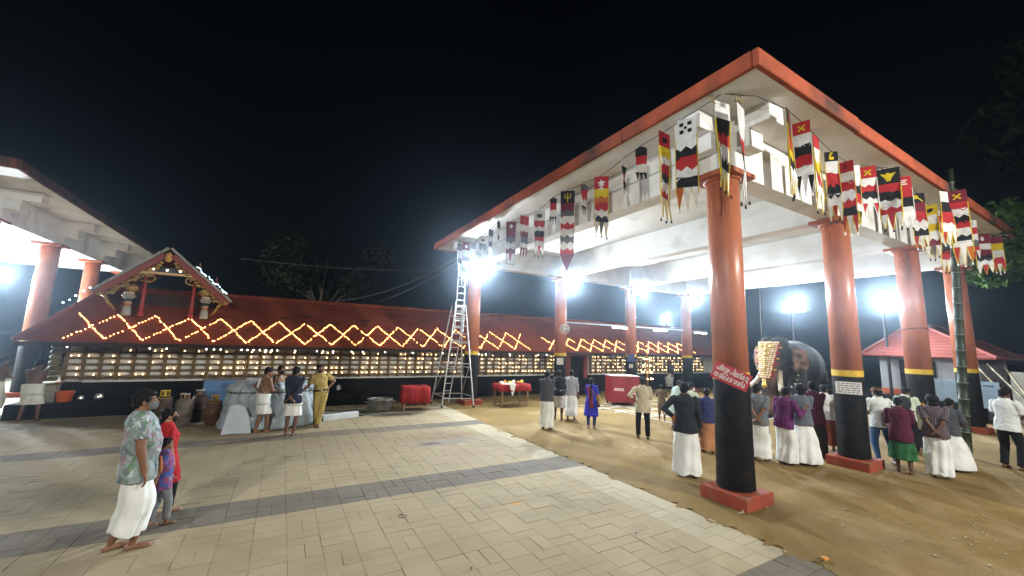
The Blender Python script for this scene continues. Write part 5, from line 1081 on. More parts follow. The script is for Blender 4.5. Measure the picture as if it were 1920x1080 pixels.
# offerings on the second table
g = np.random.default_rng(4)
wc = MB(); wc.loft([((8.0, 14.05, .885), .30, .18), ((8.0, 14.05, .905), .28, .16)], 20); wc.prism([(7.95, .90), (8.25, .90), (8.14, .50), (8.10, .42)], 13.83, 13.845); tag(wc.build('white_cloth', C_W), 'crumpled white cloth hanging over the front of the offerings table', 'cloth')
for i in range(6):
    p = (7.75 + i * .2, 14.15 + .1 * (i % 2), .878); c = [(.6, .58, .5), (.5, .2, .04), (.55, .42, .08)][i % 3]
    b = MB(); b.ball((0, 0, .05), (.10, .08, .055), 12, 7); 
    if i % 2: b.ball((.05, .03, .10), (.05, .05, .04), 10, 6)
    tag(b.build('offering_bundle', mat('bundle%d' % (i % 3), c, .8), None, True, p), 'small cloth bundle on the offerings table, %s' % ['white by the table end', 'orange beside the white cloth', 'yellow in the middle', 'white in the middle', 'orange near the folded arms man', 'yellow at the far end'][i], 'bundle', 'bundles on the offerings table')
cb = empty('cabinet', (13.25, 13.05, 0), R(-22), 'maroon metal donation cabinet with white painted lettering patches', 'cabinet')
m_cab = mat('maroon_paint', (.26, .02, .028), .4, .4, col2=(.20, .016, .022), scale=3, bump=.05)
bevel(MB().box(-.62, .62, -.42, .42, .10, 1.22).build('body', m_cab, cb), .02)
MB().box(-.64, .64, -.44, .44, 1.222, 1.25).build('top', mat('pale_top', (.5, .42, .42), .5), cb)
for sx in (-1, 1):
    for sy in (-1, 1): MB().box(sx * .54 - .03, sx * .54 + .03, sy * .34 - .03, sy * .34 + .03, 0, .10).build('foot', M['black'], cb)
for k in range(2): MB().box(-.60 + k * .62, -.01 + k * .60, -.436, -.421, .14, 1.18).build('door', m_cab, cb)
for (a, b, z0, z1) in ((-.56, -.08, .62, .74), (.10, .52, .48, .58)):
    p = MB(); p.prism([(a, z0), (b, z0 - .02), (b - .03, z1 - .02), (a + .04, z1)], -.4405, -.4375); p.build('white_patch', mat('pink_white_patch', (.62, .42, .44), .6), cb)
# tiered brass lamp before the far wall
vl = empty('tiered_lamp', (17.95, 15.75, 0), 0, 'tall tiered brass lamp burning in front of the far lamp wall', 'lamp')
br = mat('old_brass', (.38, .20, .08), .35, .5, .7)
MB().lathe([(.30, 0), (.30, .05), (.16, .10), (.07, .18), (.05, .5), (.07, .52), (.05, .56), (.05, 2.0), (.03, 2.06), (.06, 2.12), (.02, 2.2)], 20).build('stem', br, vl, True)
for k in range(4):
    z = .72 + k * .36; r = .34 - .045 * k
    d = MB().lathe([(.05, -.03), (r * .7, -.02), (r, .02), (r, .035), (r * .7, .0), (.05, .0)], 24, (0, 0, z)).build('tier_dish', br, vl, True)
    fl = MB()
    for j in range(8): a = j * .785; fl.lathe([(.004, .03), (.014, .05), (.002, .10)], 6, (r * .9 * math.cos(a), r * .9 * math.sin(a), z))
    fl.build('flames', MATS['oil_flame'], d)
MB().lathe([(.02, 0), (.05, .06), (.03, .16), (.06, .2), (.01, .26)], 10, (0, 0, 2.16)).build('bird_finial', mat('silver', (.6, .6, .6), .3, .5, .8), vl, True)

# ------------------------------------------------------------------ signs, fan, tube lights
def text_mesh(txt, size, mt, par, align='CENTER', bold=0.0):
    c = bpy.data.curves.new('lettering', 'FONT'); c.body = txt; c.size = size; c.align_x = align; c.align_y = 'CENTER'; c.extrude = .0012; c.offset = bold; c.resolution_u = 3; c.space_line = 1.05
    o = bpy.data.objects.new('t', c); COL.objects.link(o); dg = bpy.context.evaluated_depsgraph_get(); me = bpy.data.meshes.new_from_object(o.evaluated_get(dg)); bpy.data.objects.remove(o)
    me.materials.clear(); me.materials.append(mt); return obj('lettering', me, par)
m_wink = mat('white_ink', (.72, .70, .68), .6); m_kink = mat('black_ink', (.03, .03, .04), .6)
def yaw_to_court(x, y): return math.atan2(y, x) - math.pi / 2
yw = yaw_to_court(6.6, 4.02)
sg = empty('sign', (6.585, 4.005, 2.055), 0, 'tilted red notice with white Malayalam lettering on the nearest column', 'sign'); sg.rotation_euler = (0, R(24), yw)
bevel(MB().box(-.285, .285, -.008, .008, -.145, .145).build('board', mat('red_sign', (.45, .03, .04), .5, .3, col2=(.38, .028, .035), scale=8), sg), .004)
for txt, z, w in (('പട്ടറുഴ ചിലങ്കറു', .062, .50), ('നട യിക്കാതെവരിക', -.062, .50)):
    q = text_mesh(txt, .125, m_wink, sg, bold=.002); q.rotation_euler = (R(90), 0, 0); q.location = (0, -.0105, z); xs_ = [v.co.x for v in q.data.vertices]; k = w / max(.01, max(xs_) - min(xs_)); q.scale = (k, 1.0, 1)
def notice(col, w, h, z, label, off, m=None, lines=5, turn=0):
    a = yaw_to_court(*col) + R(turn); dx, dy = math.sin(a), -math.cos(a)
    o = empty('notice', (col[0] + dx * off, col[1] + dy * off, z), a, label, 'notice', 'paper notices on the hall columns')
    MB().box(-w / 2, w / 2, -.004, .004, -h / 2, h / 2).build('paper', m or mat('white_paper', (.68, .68, .68), .7), o)
    p = MB()
    for k in range(lines): 
        x = -w * .42
        while x < w * .40:
            e = min(w * .42, x + random.uniform(.04, .10)); p.box(x, e, -.0062, -.0047, h * (.36 - .72 * k / max(1, lines - 1)) - .008, h * (.36 - .72 * k / max(1, lines - 1)) + .008); x = e + .02
    tag(p.build('print', m_kink, o), kind='stuff'); return o
notice((HX + 4.57, HY), .46, .27, 1.73, 'white paper notice with dark print on the second column', .312)
notice((HX + 4.57, HY + HL), .30, .30, 1.74, 'white paper notice under the round fan', .312, lines=4)
notice((HX + 9.23, HY + HL), .36, .40, 1.95, 'blue notice with pale print on the third far column', .312, mat('blue_paper', (.05, .07, .20), .6), 4)
notice((HX + 9.23, HY + HL), .20, .20, 1.52, 'small round-looking white notice under the blue notice', .312, lines=3)
fan = empty('wall_fan', (11.42, 14.86, 3.24), yaw_to_court(11.42, 14.86), 'round white wall fan high on the far column', 'fan')
fm = mat('cream_fan', (.55, .55, .50), .4, .4)
MB().tube([(.225 * math.cos(a), 0, .225 * math.sin(a)) for a in np.linspace(0, 2 * math.pi, 33)], .012, 6).build('rim', fm, fan)
gr = MB()
for k in range(36): a = k * math.pi / 18; gr.tube([(.03 * math.cos(a), -.05, .03 * math.sin(a)), (.15 * math.cos(a), -.055, .15 * math.sin(a)), (.22 * math.cos(a), -.005, .22 * math.sin(a))], .0028, 4)
for rr in (.08, .14, .19): gr.tube([(rr * math.cos(a), -.053, rr * math.sin(a)) for a in np.linspace(0, 2 * math.pi, 30)], .003, 4)
gr.build('grille', fm, fan)
for k in range(3):
    a = k * 2.094; MB().ball((.10 * math.cos(a), -.02, .10 * math.sin(a)), (.10, .008, .06), 10, 5, np.array(Matrix.Rotation(-a, 3, 'Y'))).build('blade', mat('grey_blade', (.35, .36, .34), .4), fan)
MB().ball((0, -.05, 0), (.04, .03, .04), 10, 6).build('hub', fm, fan); MB().lathe([(.07, -.06), (.07, .06)], 14).build('motor', fm, fan, loc=(0, .07, 0)); MB().box(-.02, .02, .1, .2, -.2, -.1).build('wall_arm', M['darkmetal'], fan)
tr = empty('tube_light_rail', (11.9, 15.2, 3.56), 0, 'long overhead rail with three lit tube lights between the far columns', 'tube lights')
MB().box(-.4, 12.2, -.02, .02, .0, .05).build('rail', M['metal'], tr)
for k, x in enumerate((2.85, 5.95, 9.55)):
    t = MB().box(x, x + 1.2, -.05, .03, -.06, -.002).build('tube_batten', mat('white_batten', (.6, .6, .6), .5), tr); c = MB(); c.cone((x + .04, -.01, -.085), (x + 1.16, -.01, -.085), .022, .022, 10); c.build('tube', emit('tube_glow', (.9, .96, 1), 28), t)
# painted white floor pattern
kal = MB()
def line(a, b, w=.07):
    a, b = np.array(a, float), np.array(b, float); d = b - a; L = np.linalg.norm(d); d /= L; n = np.array((-d[1], d[0])) * w / 2; k = max(2, int(L / .25)); 
    for i in range(k):
        p, q = a + d * L * i / k, a + d * L * (i + .97) / k; kal.add([(p[0] + n[0], p[1] + n[1], .022), (q[0] + n[0], q[1] + n[1], .022), (q[0] - n[0], q[1] - n[1], .022), (p[0] - n[0], p[1] - n[1], .022)], [(0, 3, 2, 1)])
for y in (8.3, 8.9, 10.3, 11.4, 12.3, 13.2): line((11.0 + (13.2 - y) * .1, y), (17.5, y))
for x in (11.6, 12.6, 13.6, 14.7, 16.2): line((x, 8.2), (x, 13.6))
line((11.3, 12.6), (13.4, 8.0), .09); line((11.6, 13.2), (16.5, 8.4), .09)
tag(kal.build('floor_pattern', mat('white_chalk', (.62, .58, .52), .9, .1, col2=(.34, .26, .17), scale=6, lo=.45, hi=.75)), 'white chalk lines of the ritual floor pattern inside the hall', 'floor drawing')
# burnt patch, wet soot and scattered small litter on the paving
def blot(name, c, r, m, label, cat, seed, z=.0185):
    g = np.random.default_rng(seed); n = 40; ph = g.uniform(0, 6.28, 5); v = [(c[0], c[1], z)]
    for i in range(n): a = i * 2 * math.pi / n; k = 1 + .22 * math.sin(2 * a + ph[0]) + .16 * math.sin(3 * a + ph[1]) + .12 * math.sin(5 * a + ph[2]) + .09 * math.sin(9 * a + ph[3]); v.append((c[0] + r[0] * k * math.cos(a), c[1] + r[1] * k * math.sin(a), z))
    me = bpy.data.meshes.new(name); me.from_pydata(v, [], [(0, i + 1, (i + 1) % n + 1) for i in range(n)]); me.materials.append(m); tag(obj(name, me), label, cat)
#blot('soot_stain', (3.55, 13.75), (.72, .30), mat('soot', (.035, .022, .016), .6, .3, col2=(.06, .04, .028), scale=6), 'dark wet stain on the paving in front of the cauldron', 'stain', 5)
#blot('ash_patch', (3.65, 9.65), (.75, .28), mat('ash', (.16, .145, .14), .9, .1, col2=(.09, .075, .065), scale=5), 'grey ash patch left on the paving before the pale edge strip', 'stain', 8)
#blot('scorch_mark', (3.7, 10.15), (.7, .4), mat('scorched', (.17, .11, .065), .9, .1, col2=(.21, .15, .09), scale=4), 'brown scorched patch behind the grey ash', 'stain', 9)
#blot('spice_stain', (3.42, 5.62), (.11, .06), mat('turmeric', (.45, .22, .06), .9), 'small orange spot on the pavers in the foreground', 'stain', 10)
def leaf(p, L, W, rz, c, label, cat='leaf'):
    m = MB(); n = 8; v = []; 
    for i in range(n + 1): t = i / n; w = W * math.sin(math.pi * min(1, t * .98 + .02)) ** .8; v += [(L * (t - .5), -w, .004 + .012 * math.sin(t * 3)), (L * (t - .5), w, .012 + .010 * math.sin(t * 3 + 1))]
    m.add(v, [(2 * i, 2 * i + 2, 2 * i + 3, 2 * i + 1) for i in range(n)]); o = m.build('fallen_leaf', mat('leaf_%02d' % int(c[0] * 100), c, .7), None, True, (p[0], p[1], .018), rz); s = o.modifiers.new('thick', 'SOLIDIFY'); s.thickness = .003; tag(o, label, cat)
leaf((1.72, 5.92), .14, .02, 2.4, (.07, .04, .02), 'curled dark leaf lying on the foreground pavers')
leaf((2.05, 4.28), .06, .012, 1, (.10, .07, .04), 'tiny leaf scrap near the bottom of the paving')
leaf((4.35, 4.05), .05, .015, 1, (.06, .05, .03), 'tiny dark scrap on the pavers towards the sand edge')
leaf((5.95, 2.55), .14, .04, .3, (.55, .22, .03), 'small orange flower petal heap on the sand', 'petals')
tw = MB()
for a, b, c_ in (((0, 0, .01), (.15, .05, .03), (.32, .02, .012)), ((.1, .03, .02), (.18, -.06, .03), (.12, -.12, .02)), ((.05, .02, .012), (-.1, -.04, .02), (-.22, -.10, .01)), ((-.3, -.16, .01), (-.5, -.2, .012), (-.68, -.24, .01))): tw.tube([a, b, c_], .006, 5)
tag(tw.build('twig', M['wood'], None, False, (.42, 4.62, .012), -.2), 'thin broken twig on the foreground paving', 'twig')
g = np.random.default_rng(12); peb = MB()
for _ in range(190):
    x, y = g.uniform(5.9, 16), g.uniform(.9, 12); 
    if g.random() < .4: x, y = g.normal(8, 1.2), g.normal(1.9, .6)
    r = abs(g.normal(.005, .006)) + .005; peb.ball((x, y, .01), (r * g.uniform(.8, 1.6), r, r * .6), 6, 4)
tag(peb.build('pebbles', mat('pale_pebbles', (.42, .36, .26), .9, .1, col2=(.25, .2, .14), scale=3)), kind='stuff')
ch = MB()
for _ in range(9):
    p = np.array((7.0 + g.normal(0, .2), 6.0, .015)); 
cr = MB(); P = [(6.74, 3.93), (6.62, 3.86), (6.52, 3.88), (6.42, 3.80), (6.30, 3.83)]; cr.tube([(x, y, .018) for x, y in P], [.018, .014, .016, .012, .006], 6); tag(cr.build('sand_crack', mat('pale_crack', (.34, .29, .2), .9)), 'pale broken mortar ridge running from the nearest red plinth', 'mortar')
# hoses behind the plank
for k, (pts, lab) in enumerate((([(2.2, 14.2), (2.45, 13.8), (2.7, 14.2), (2.5, 14.7), (2.25, 14.4), (2.4, 13.95), (2.9, 14.0)], 'dark green hose coiled between the white block and the cauldron'), ([(1.5, 15.2), (2.0, 14.9), (2.6, 15.0), (3.1, 15.3), (3.6, 15.2)], 'dark hose lying along the black plinth'))):
    t = MB(); t.tube([(x, y, .03) for x, y in pts], .016, 6); tag(t.build('hose', mat('green_hose', (.02, .045, .03), .4, .4), None, True), lab, 'hose', 'hoses on the paving')
# long sticks leaning against the lamp wall
for (a, b, lab) in (((-.95, 15.6, .02), (-1.05, 16.9, 1.75), 'dark pole leaning on the lamp wall behind the tarpaulin heap'), ((.62, 13.9, .9), (1.05, 16.8, 1.95), 'dark stick rising behind the navy shirt')):
    t = MB(); t.tube([a, b], .018, 6); tag(t.build('pole', M['wood'], None), lab, 'stick', 'sticks leaning on the lamp wall')
wp = MB(); wp.ball((2.0, 16.24, .66), (.07, .02, .10), 8, 6); tag(wp.build('paper_scrap', mat('white_scrap', (.6, .6, .6), .8)), 'white paper scrap stuck on the black plinth', 'paper')
# ------------------------------------------------------------------ the elephant
def elephant():
    pos = (17.6, 8.25); phi = math.degrees(math.atan2(pos[1], pos[0])); rz = R(phi - 199 - 90)
    o = empty('elephant', (pos[0], pos[1], 0), rz, 'tall tusked elephant wearing a gold forehead caparison inside the open hall', 'elephant')
    B = MB()     # faces +Y, z up; shoulder about 2.8 m
    B.loft([((0, -1.95, 1.55), .25, .30, None), ((0, -1.8, 1.62), .55, .62, None), ((0, -1.2, 1.75), .80, .88, None), ((0, -.3, 1.80), .88, .98, None), ((0, .5, 1.85), .78, .93, None), ((0, 1.0, 1.95), .52, .70, None), ((0, 1.3, 2.1), .35, .45, None)], 24) if False else None
    Ry = np.array(Matrix.Rotation(R(-90), 3, 'X'))
    B.loft([((0, -2.0, 1.75), .15, .2, Ry), ((0, -1.85, 1.78), .55, .62, Ry), ((0, -1.2, 1.92), .80, .92, Ry), ((0, -.4, 1.98), .86, .98, Ry), ((0, .3, 1.96), .78, .92, Ry), ((0, .85, 1.98), .58, .76, Ry), ((0, 1.2, 2.08), .42, .5, Ry)], 26)
    B.ball((0, .1, 2.55), (.55, .8, .32), 16, 10)
    # head: two domes, forehead, cheeks
    B.ball((0, 1.45, 2.42), (.50, .50, .58), 18, 12); B.ball((-.2, 1.42, 2.80), (.27, .32, .27), 14, 10); B.ball((.2, 1.42, 2.80), (.27, .32, .27), 14, 10)
    B.ball((0, 1.72, 2.15), (.40, .30, .50), 16, 10)
    for s in (-1, 1): B.ball((s * .30, 1.62, 2.0), (.17, .24, .30), 12, 9); B.ball((s * .36, 1.72, 2.38), (.07, .08, .08), 8, 6)
    B.tube([(0, 1.80, 2.2), (0, 2.02, 1.85), (0, 2.12, 1.45), (0, 2.12, 1.0), (0, 2.08, .6), (0, 2.14, .30), (0, 2.26, .16)], [.33, .29, .24, .20, .165, .13, .09], 16)
    B.ball((0, 1.65, 1.66), (.17, .2, .2), 12, 8)
    # ears
    for s in (-1, 1):
        e = [(.42, 1.38, 2.62), (.62, 1.22, 2.68), (.82, 1.02, 2.55), (.90, .92, 2.25), (.84, .92, 1.92), (.66, 1.05, 1.66), (.48, 1.25, 1.8)]
        for i in range(len(e)):
            a = np.array(e[i]); b = np.array(e[(i + 1) % len(e)]); c = np.array((.60, 1.18, 2.22))
            for t in (0, .5):
                p = a * (1 - t) + b * t
                for u in (.15, .5, .85): B.ball((np.array((s, 1, 1))) * (c + (p - c) * u), (.12, .05, .12), 8, 5)
    for sx, y, fr in ((-1, .75, 1), (1, .70, 1), (-1, -1.35, 0), (1, -1.45, 0)):
        x = sx * .46; B.tube([(x * .85, y, 1.75), (x, y + .02, 1.25), (x, y + (.02 if fr else .08), .75), (x, y, .35), (x, y, .05)], [.36 if fr else .42, .30, .235, .215, .25], 14); B.ball((x, y + .04, .10), (.26, .27, .11), 14, 8)
    B.tube([(0, -1.98, 2.15), (0, -2.15, 1.8), (0, -2.14, 1.2), (0, -2.08, .85)], [.09, .06, .04, .03], 8)
    m = mat('elephant_hide', (.036, .035, .036), .85, .18, col2=(.024, .024, .025), scale=2.2, bump=.9, bscale=17)
    nt = m.node_tree; N = nt.nodes; Lk = nt.links; b = N['Principled BSDF']; src = b.inputs['Base Color'].links[0].from_socket
    tc = N.new('ShaderNodeTexCoord'); sp = N.new('ShaderNodeSeparateXYZ'); Lk.new(tc.outputs['Object'], sp.inputs[0])
    ab = N.new('ShaderNodeMath'); ab.operation = 'ABSOLUTE'; Lk.new(sp.outputs[0], ab.inputs[0])
    def band(sock, a0, a1, b1, b0):
        r = N.new('ShaderNodeMapRange'); r.inputs['From Min'].default_value = a0; r.inputs['From Max'].default_value = a1; Lk.new(sock, r.inputs[0])
        q = N.new('ShaderNodeMapRange'); q.inputs['From Min'].default_value = b0; q.inputs['From Max'].default_value = b1; Lk.new(sock, q.inputs[0])
        u = N.new('ShaderNodeMath'); u.operation = 'MULTIPLY'; Lk.new(r.outputs[0], u.inputs[0]); Lk.new(q.outputs[0], u.inputs[1]); return u.outputs[0]
    e = N.new('ShaderNodeMath'); e.operation = 'MULTIPLY'; Lk.new(band(ab.outputs[0], .50, .60, .84, .98), e.inputs[0]); Lk.new(band(sp.outputs[1], .80, .9, 1.35, 1.5), e.inputs[1])
    e3 = N.new('ShaderNodeMath'); e3.operation = 'MULTIPLY'; Lk.new(e.outputs[0], e3.inputs[0]); Lk.new(band(sp.outputs[2], 1.72, 1.95, 2.5, 2.68), e3.inputs[1])
    n = N.new('ShaderNodeTexNoise'); n.inputs['Scale'].default_value = 3.2; n.inputs['Detail'].default_value = 6; Lk.new(tc.outputs['Object'], n.inputs['Vector'])
    r = N.new('ShaderNodeMapRange'); r.inputs['From Min'].default_value = .36; r.inputs['From Max'].default_value = .56; Lk.new(n.outputs[0], r.inputs[0])
    u = N.new('ShaderNodeMath'); u.operation = 'MULTIPLY'; Lk.new(e3.outputs[0], u.inputs[0]); Lk.new(r.outputs[0], u.inputs[1])
    x = N.new('ShaderNodeMix'); x.data_type = 'RGBA'; Lk.new(u.outputs[0], x.inputs[0]); Lk.new(src, x.inputs[6]); x.inputs[7].default_value = (.30, .175, .135, 1)
    n2 = N.new('ShaderNodeMath'); n2.operation = 'MULTIPLY'; Lk.new(band(sp.outputs[1], 1.80, 2.05, 3, 3.2), n2.inputs[0]); Lk.new(r.outputs[0], n2.inputs[1])
    n3 = N.new('ShaderNodeMath'); n3.operation = 'MULTIPLY'; Lk.new(n2.outputs[0], n3.inputs[0]); n3.inputs[1].default_value = .6
    xb = N.new('ShaderNodeMix'); xb.data_type = 'RGBA'; Lk.new(n3.outputs[0], xb.inputs[0]); Lk.new(x.outputs[2], xb.inputs[6]); xb.inputs[7].default_value = (.25, .14, .11, 1); Lk.new(xb.outputs[2], b.inputs['Base Color'])
    bo = B.build('body', m, o); remesh(bo, .030, 6)
    iv = mat('ivory', (.62, .58, .46), .35, .45, col2=(.5, .44, .32), scale=5)
    for s in (-1, 1):
        MB().tube([(s * .27, 1.86, 1.78), (s * .36, 2.10, 1.45), (s * .47, 2.36, 1.24), (s * .55, 2.66, 1.18), (s * .56, 2.82, 1.22)], [.095, .09, .08, .055, .012], 14).build('tusk', iv, o, True)
        MB().ball((s * .395, 1.80, 2.37), (.022, .028, .022), 10, 7).build('eye', m_hair, o, True)
    # forehead caparison: gold bosses on red cloth with a tapering foot
    gold = mat('gold_leaf', (.62, .46, .16), .32, .5, .75, col2=(.55, .36, .10), scale=20); rc = cloth('red_velvet', (.40, .02, .03))
    def face(u, v):   # u -1..1 across, v 0 top .. 1 bottom
        w = .20 * (1 - v) ** .8 + .165; return np.array((u * w, 1.97 + .42 * v - .12 * u * u * (1 - v * .5) + .05 * math.sin(v * 3), 2.86 - 1.34 * v))
    cl = MB(); nu, nv = 8, 14; V = [face(-1 + 2 * i / nu, j / nv) * 1.0 for j in range(nv + 1) for i in range(nu + 1)]
    cl.add([p + (0, .02, 0) for p in V], [(j * (nu + 1) + i, j * (nu + 1) + i + 1, (j + 1) * (nu + 1) + i + 1, (j + 1) * (nu + 1) + i) for j in range(nv) for i in range(nu)])
    cap = cl.build('caparison', rc, o, True); sd = cap.modifiers.new('thick', 'SOLIDIFY'); sd.thickness = .05
    gb = MB()
    for j in range(17):
        v = .03 + .93 * j / 16; w = .20 * (1 - v) ** .8 + .165; k = max(2, int(w * 2 / .078))
        for i in range(k):
            u = (-1 + (2 * i + 1) / k) * .94; p = face(u, v) + (0, .055, 0); r_ = .041 + .012 * ((i * 2 + j) % 3 == 0)
            gb.ball(p, (r_, .022, r_ * .85), 9, 5)
    tag(gb.build('gold_bosses', mat('bright_gilt', (.78, .68, .48), .32, .5, .35, col2=(.70, .52, .25), scale=14), cap, True), kind='stuff')
    big = MB()
    for (u, v, rr) in ((0, .22, .10), (0, .36, .085), (-.45, .14, .09), (.45, .14, .09), (0, .10, .075)): big.ball(face(u, v) + (0, .07, 0), (rr, .04, rr), 14, 7)
    big.prism([(-.045, 2.30), (.045, 2.30), (.035, 1.66), (-.035, 1.66)], 2.16, 2.20) if False else None
    for j in range(7): big.ball(face(0, .46 + .065 * j) + (0, .075, 0), (.05 - .003 * j, .03, .045), 10, 6)
    big.build('gold_domes', gold, cap, True)
    for j in range(6):
        for s in (-1, 1):
            p = face(s * 1.08, .16 + .15 * j) + (0, .02, 0); t = MB(); t.ball(p + (s * .03, 0, 0), (.05, .035, .035), 8, 6); t.build('side_tassel', mat('tassel_yellow', (.6, .4, .05), .7) if j % 2 == 0 else rc, cap, True)
    t = MB(); p = face(0, 1.0); t.lathe([(.05, 0), (.07, -.04), (.05, -.12), (.09, -.18), (.10, -.26), (.05, -.32), (.01, -.34)], 14, tuple(p + (0, .08, 0))); t.build('pendant', gold, cap, True)
    # bell chain round the neck and ear
    ch = MB()
    for i in range(26):
        a = i * 2 * math.pi / 26; ch.ball((.62 * math.cos(a), 1.12 + .10 * math.sin(a), 1.85 + .78 * math.sin(a)), .038, 8, 6)
    tag(ch.build('bell_chain', mat('bell_metal', (.5, .45, .35), .3, .5, .7), o, True), kind='stuff')
elephant()

# ------------------------------------------------------------------ small red-roofed building, fence panels, bamboo
bl = empty('small_building', (0, 0, 0), 0, 'small grey-white building with a red hipped roof beyond the right-hand columns', 'building')
bx0, bx1, by0, by1, ez, rz_ = 24.0, 29.5, 4.0, 8.2, 2.50, 4.05
rm_ = MB(); cx = (by0 + by1) / 2 + .45
rf = MB()
Pc = [(bx0, by0, ez), (bx1, by0, ez), (bx1, by1, ez), (bx0, by1, ez), (bx0 + 1.3, cx, rz_), (bx1 - 1.3, cx, rz_)]
rf.add(Pc, [(0, 1, 5, 4), (2, 3, 4, 5), (1, 2, 5), (3, 0, 4)]); ro = rf.build('roof', mat('pale_red_tiles', (.25, .065, .05), .7, .2, col2=(.20, .052, .042), scale=2, bump=.3, bscale=12), bl); sd = ro.modifiers.new('thick', 'SOLIDIFY'); sd.thickness = .07
hp = MB()
for a, b in ((0, 4), (3, 4), (4, 5), (1, 5)): hp.cone(np.array(Pc[a]) + (0, 0, .02), np.array(Pc[b]) + (0, 0, .02), .06, .06, 8)
hp.build('hip_tiles', mat('hip_tile', (.26, .07, .06), .7), ro)
cw = MB(); n = 34
for j in range(12):   # tile courses on the slope that faces the hall
    t0 = j / 12; z = ez + (rz_ - ez) * t0; x = bx0 + 1.3 * t0; y0_ = by0 + (cx - by0) * t0; y1_ = by1 + (cx - by1) * t0; cw.cone((x - .01, y0_, z + .06), (x - .01, y1_, z + .06), .014, .014, 6)
cw.build('tile_courses', MATS['hip_tile'], ro)
m_gw = mat('grey_wash_wall', (.32, .33, .35), .8, .2, col2=(.27, .28, .30), scale=2, stain=(.22, .22, .22), sscale=2, slo=.6, shi=.85)
MB().box(bx0 + .6, bx1 - .4, by0 + .6, by1 - .5, -.05, ez + .1).build('wall', m_gw, bl)
MB().box(bx0 + .54, bx0 + .6, by0 + .6, by1 - .5, .75, 1.0).build('orange_skirting', mat('orange_skirting', (.42, .10, .04), .7), bl)
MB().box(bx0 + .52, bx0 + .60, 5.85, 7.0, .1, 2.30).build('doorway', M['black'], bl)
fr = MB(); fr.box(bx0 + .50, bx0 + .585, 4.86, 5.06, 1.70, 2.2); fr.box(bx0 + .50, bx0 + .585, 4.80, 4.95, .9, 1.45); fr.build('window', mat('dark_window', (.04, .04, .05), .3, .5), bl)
bevel(MB().box(bx0 - .3, bx0 + .5, by0 + .5, by1, -.03, .72).build('base_step', m_plinth, bl), .03)
tag(MB().box(23.9, 23.93, 4.55, 4.98, 1.55, 2.15).build('poster', mat('white_poster', (.66, .66, .66), .6)), 'white poster beside the bamboo pole, in front of the small building', 'poster')
fc = empty('blue_sheet_screen', (22.0, 4.45, 0), 0, 'pale blue sheet screen on dark stand near the fourth column', 'screen')
m_bl = mat('pale_blue_sheet', (.26, .36, .46), .6, .3, col2=(.22, .31, .4), scale=3)
for k, (a, b) in enumerate(((-.75, .05), (.08, .88))): MB().box(-.02, .02, a, b, .72 + .12 * k, 1.66).build('sheet_panel', m_bl, fc)
for y in (-.75, .06, .88): MB().box(.03, .09, y - .04, y + .04, 0, 1.7).build('post', M['darkmetal'], fc)
for k in range(2): MB().box(-.028, -.021, -.62 + k * .36, -.36 + k * .36, 1.50, 1.53).build('slot', M['black'], fc)
def bamboo(p0, p1, r, label, group=None, n=14, mm=None):
    o = empty('bamboo_pole', p0, 0, label, 'pole', group); p0 = np.array(p0, float); d = np.array(p1, float) - p0; L = np.linalg.norm(d); pts = []; rr = []
    for i in range(n):
        for t, k in ((.0, 1.12), (.03, 1.12), (.06, 1.0), (.94, .97)): u = (i + t) / n; pts.append(d * u); rr.append(r * k * (1 - .35 * u))
    MB().tube(pts, rr, 12).build('culm', mm or mat('green_bamboo', (.013, .025, .010), .5, .3, col2=(.018, .022, .011), scale=6), o, True)
    for i in range(1, n): u = i / n; rg = MB(); rg.cone(d * u - d / L * .008, d * u + d / L * .008, r * 1.15 * (1 - .35 * u), r * 1.15 * (1 - .35 * u), 12); rg.build('node_ring', mat('pale_node', (.17, .19, .14), .6), o, True)
    return o
bamboo((14.46, 3.09, -.05), (14.46, 2.76, 7.3), .100, 'upright green bamboo pole with pale node rings at the hall edge', None, 19)
m_db = mat('dry_bamboo', (.24, .20, .12), .55, .35, col2=(.16, .13, .08), scale=6)
for k, (a, b, lab) in enumerate((((23.0, 3.1, .1), (23.9, 4.55, 2.2), 'dry bamboo leaning on the fourth column, the thickest'), ((22.8, 2.8, .3), (24.1, 4.3, 2.3), 'dry bamboo leaning beside the thickest one'), ((22.4, 2.9, .55), (24.3, 3.9, 2.2), 'short dry bamboo leaning highest, tip towards the man at the edge'), ((23.2, 3.4, .0), (23.6, 4.7, 1.9), 'dry bamboo closest to the fourth column shaft'))): bamboo(a, b, .045, lab, 'dry bamboos leaning by the hall', 7, m_db)
tag(MB().lathe([(.16, 0), (.2, .3), (.21, .32), (.16, .32)], 18).build('blue_tub', mat('blue_plastic', (.02, .03, .3), .4), None, True, (24.2, 3.95, 0)), 'blue plastic tub beyond the fourth column', 'tub')
tag(MB().box(25.0, 25.5, 3.55, 3.9, 0, 2.0).build('white_sack', mat('white_sack', (.55, .56, .52), .8)), 'white sheet hanging by the leaning bamboos', 'sheet')

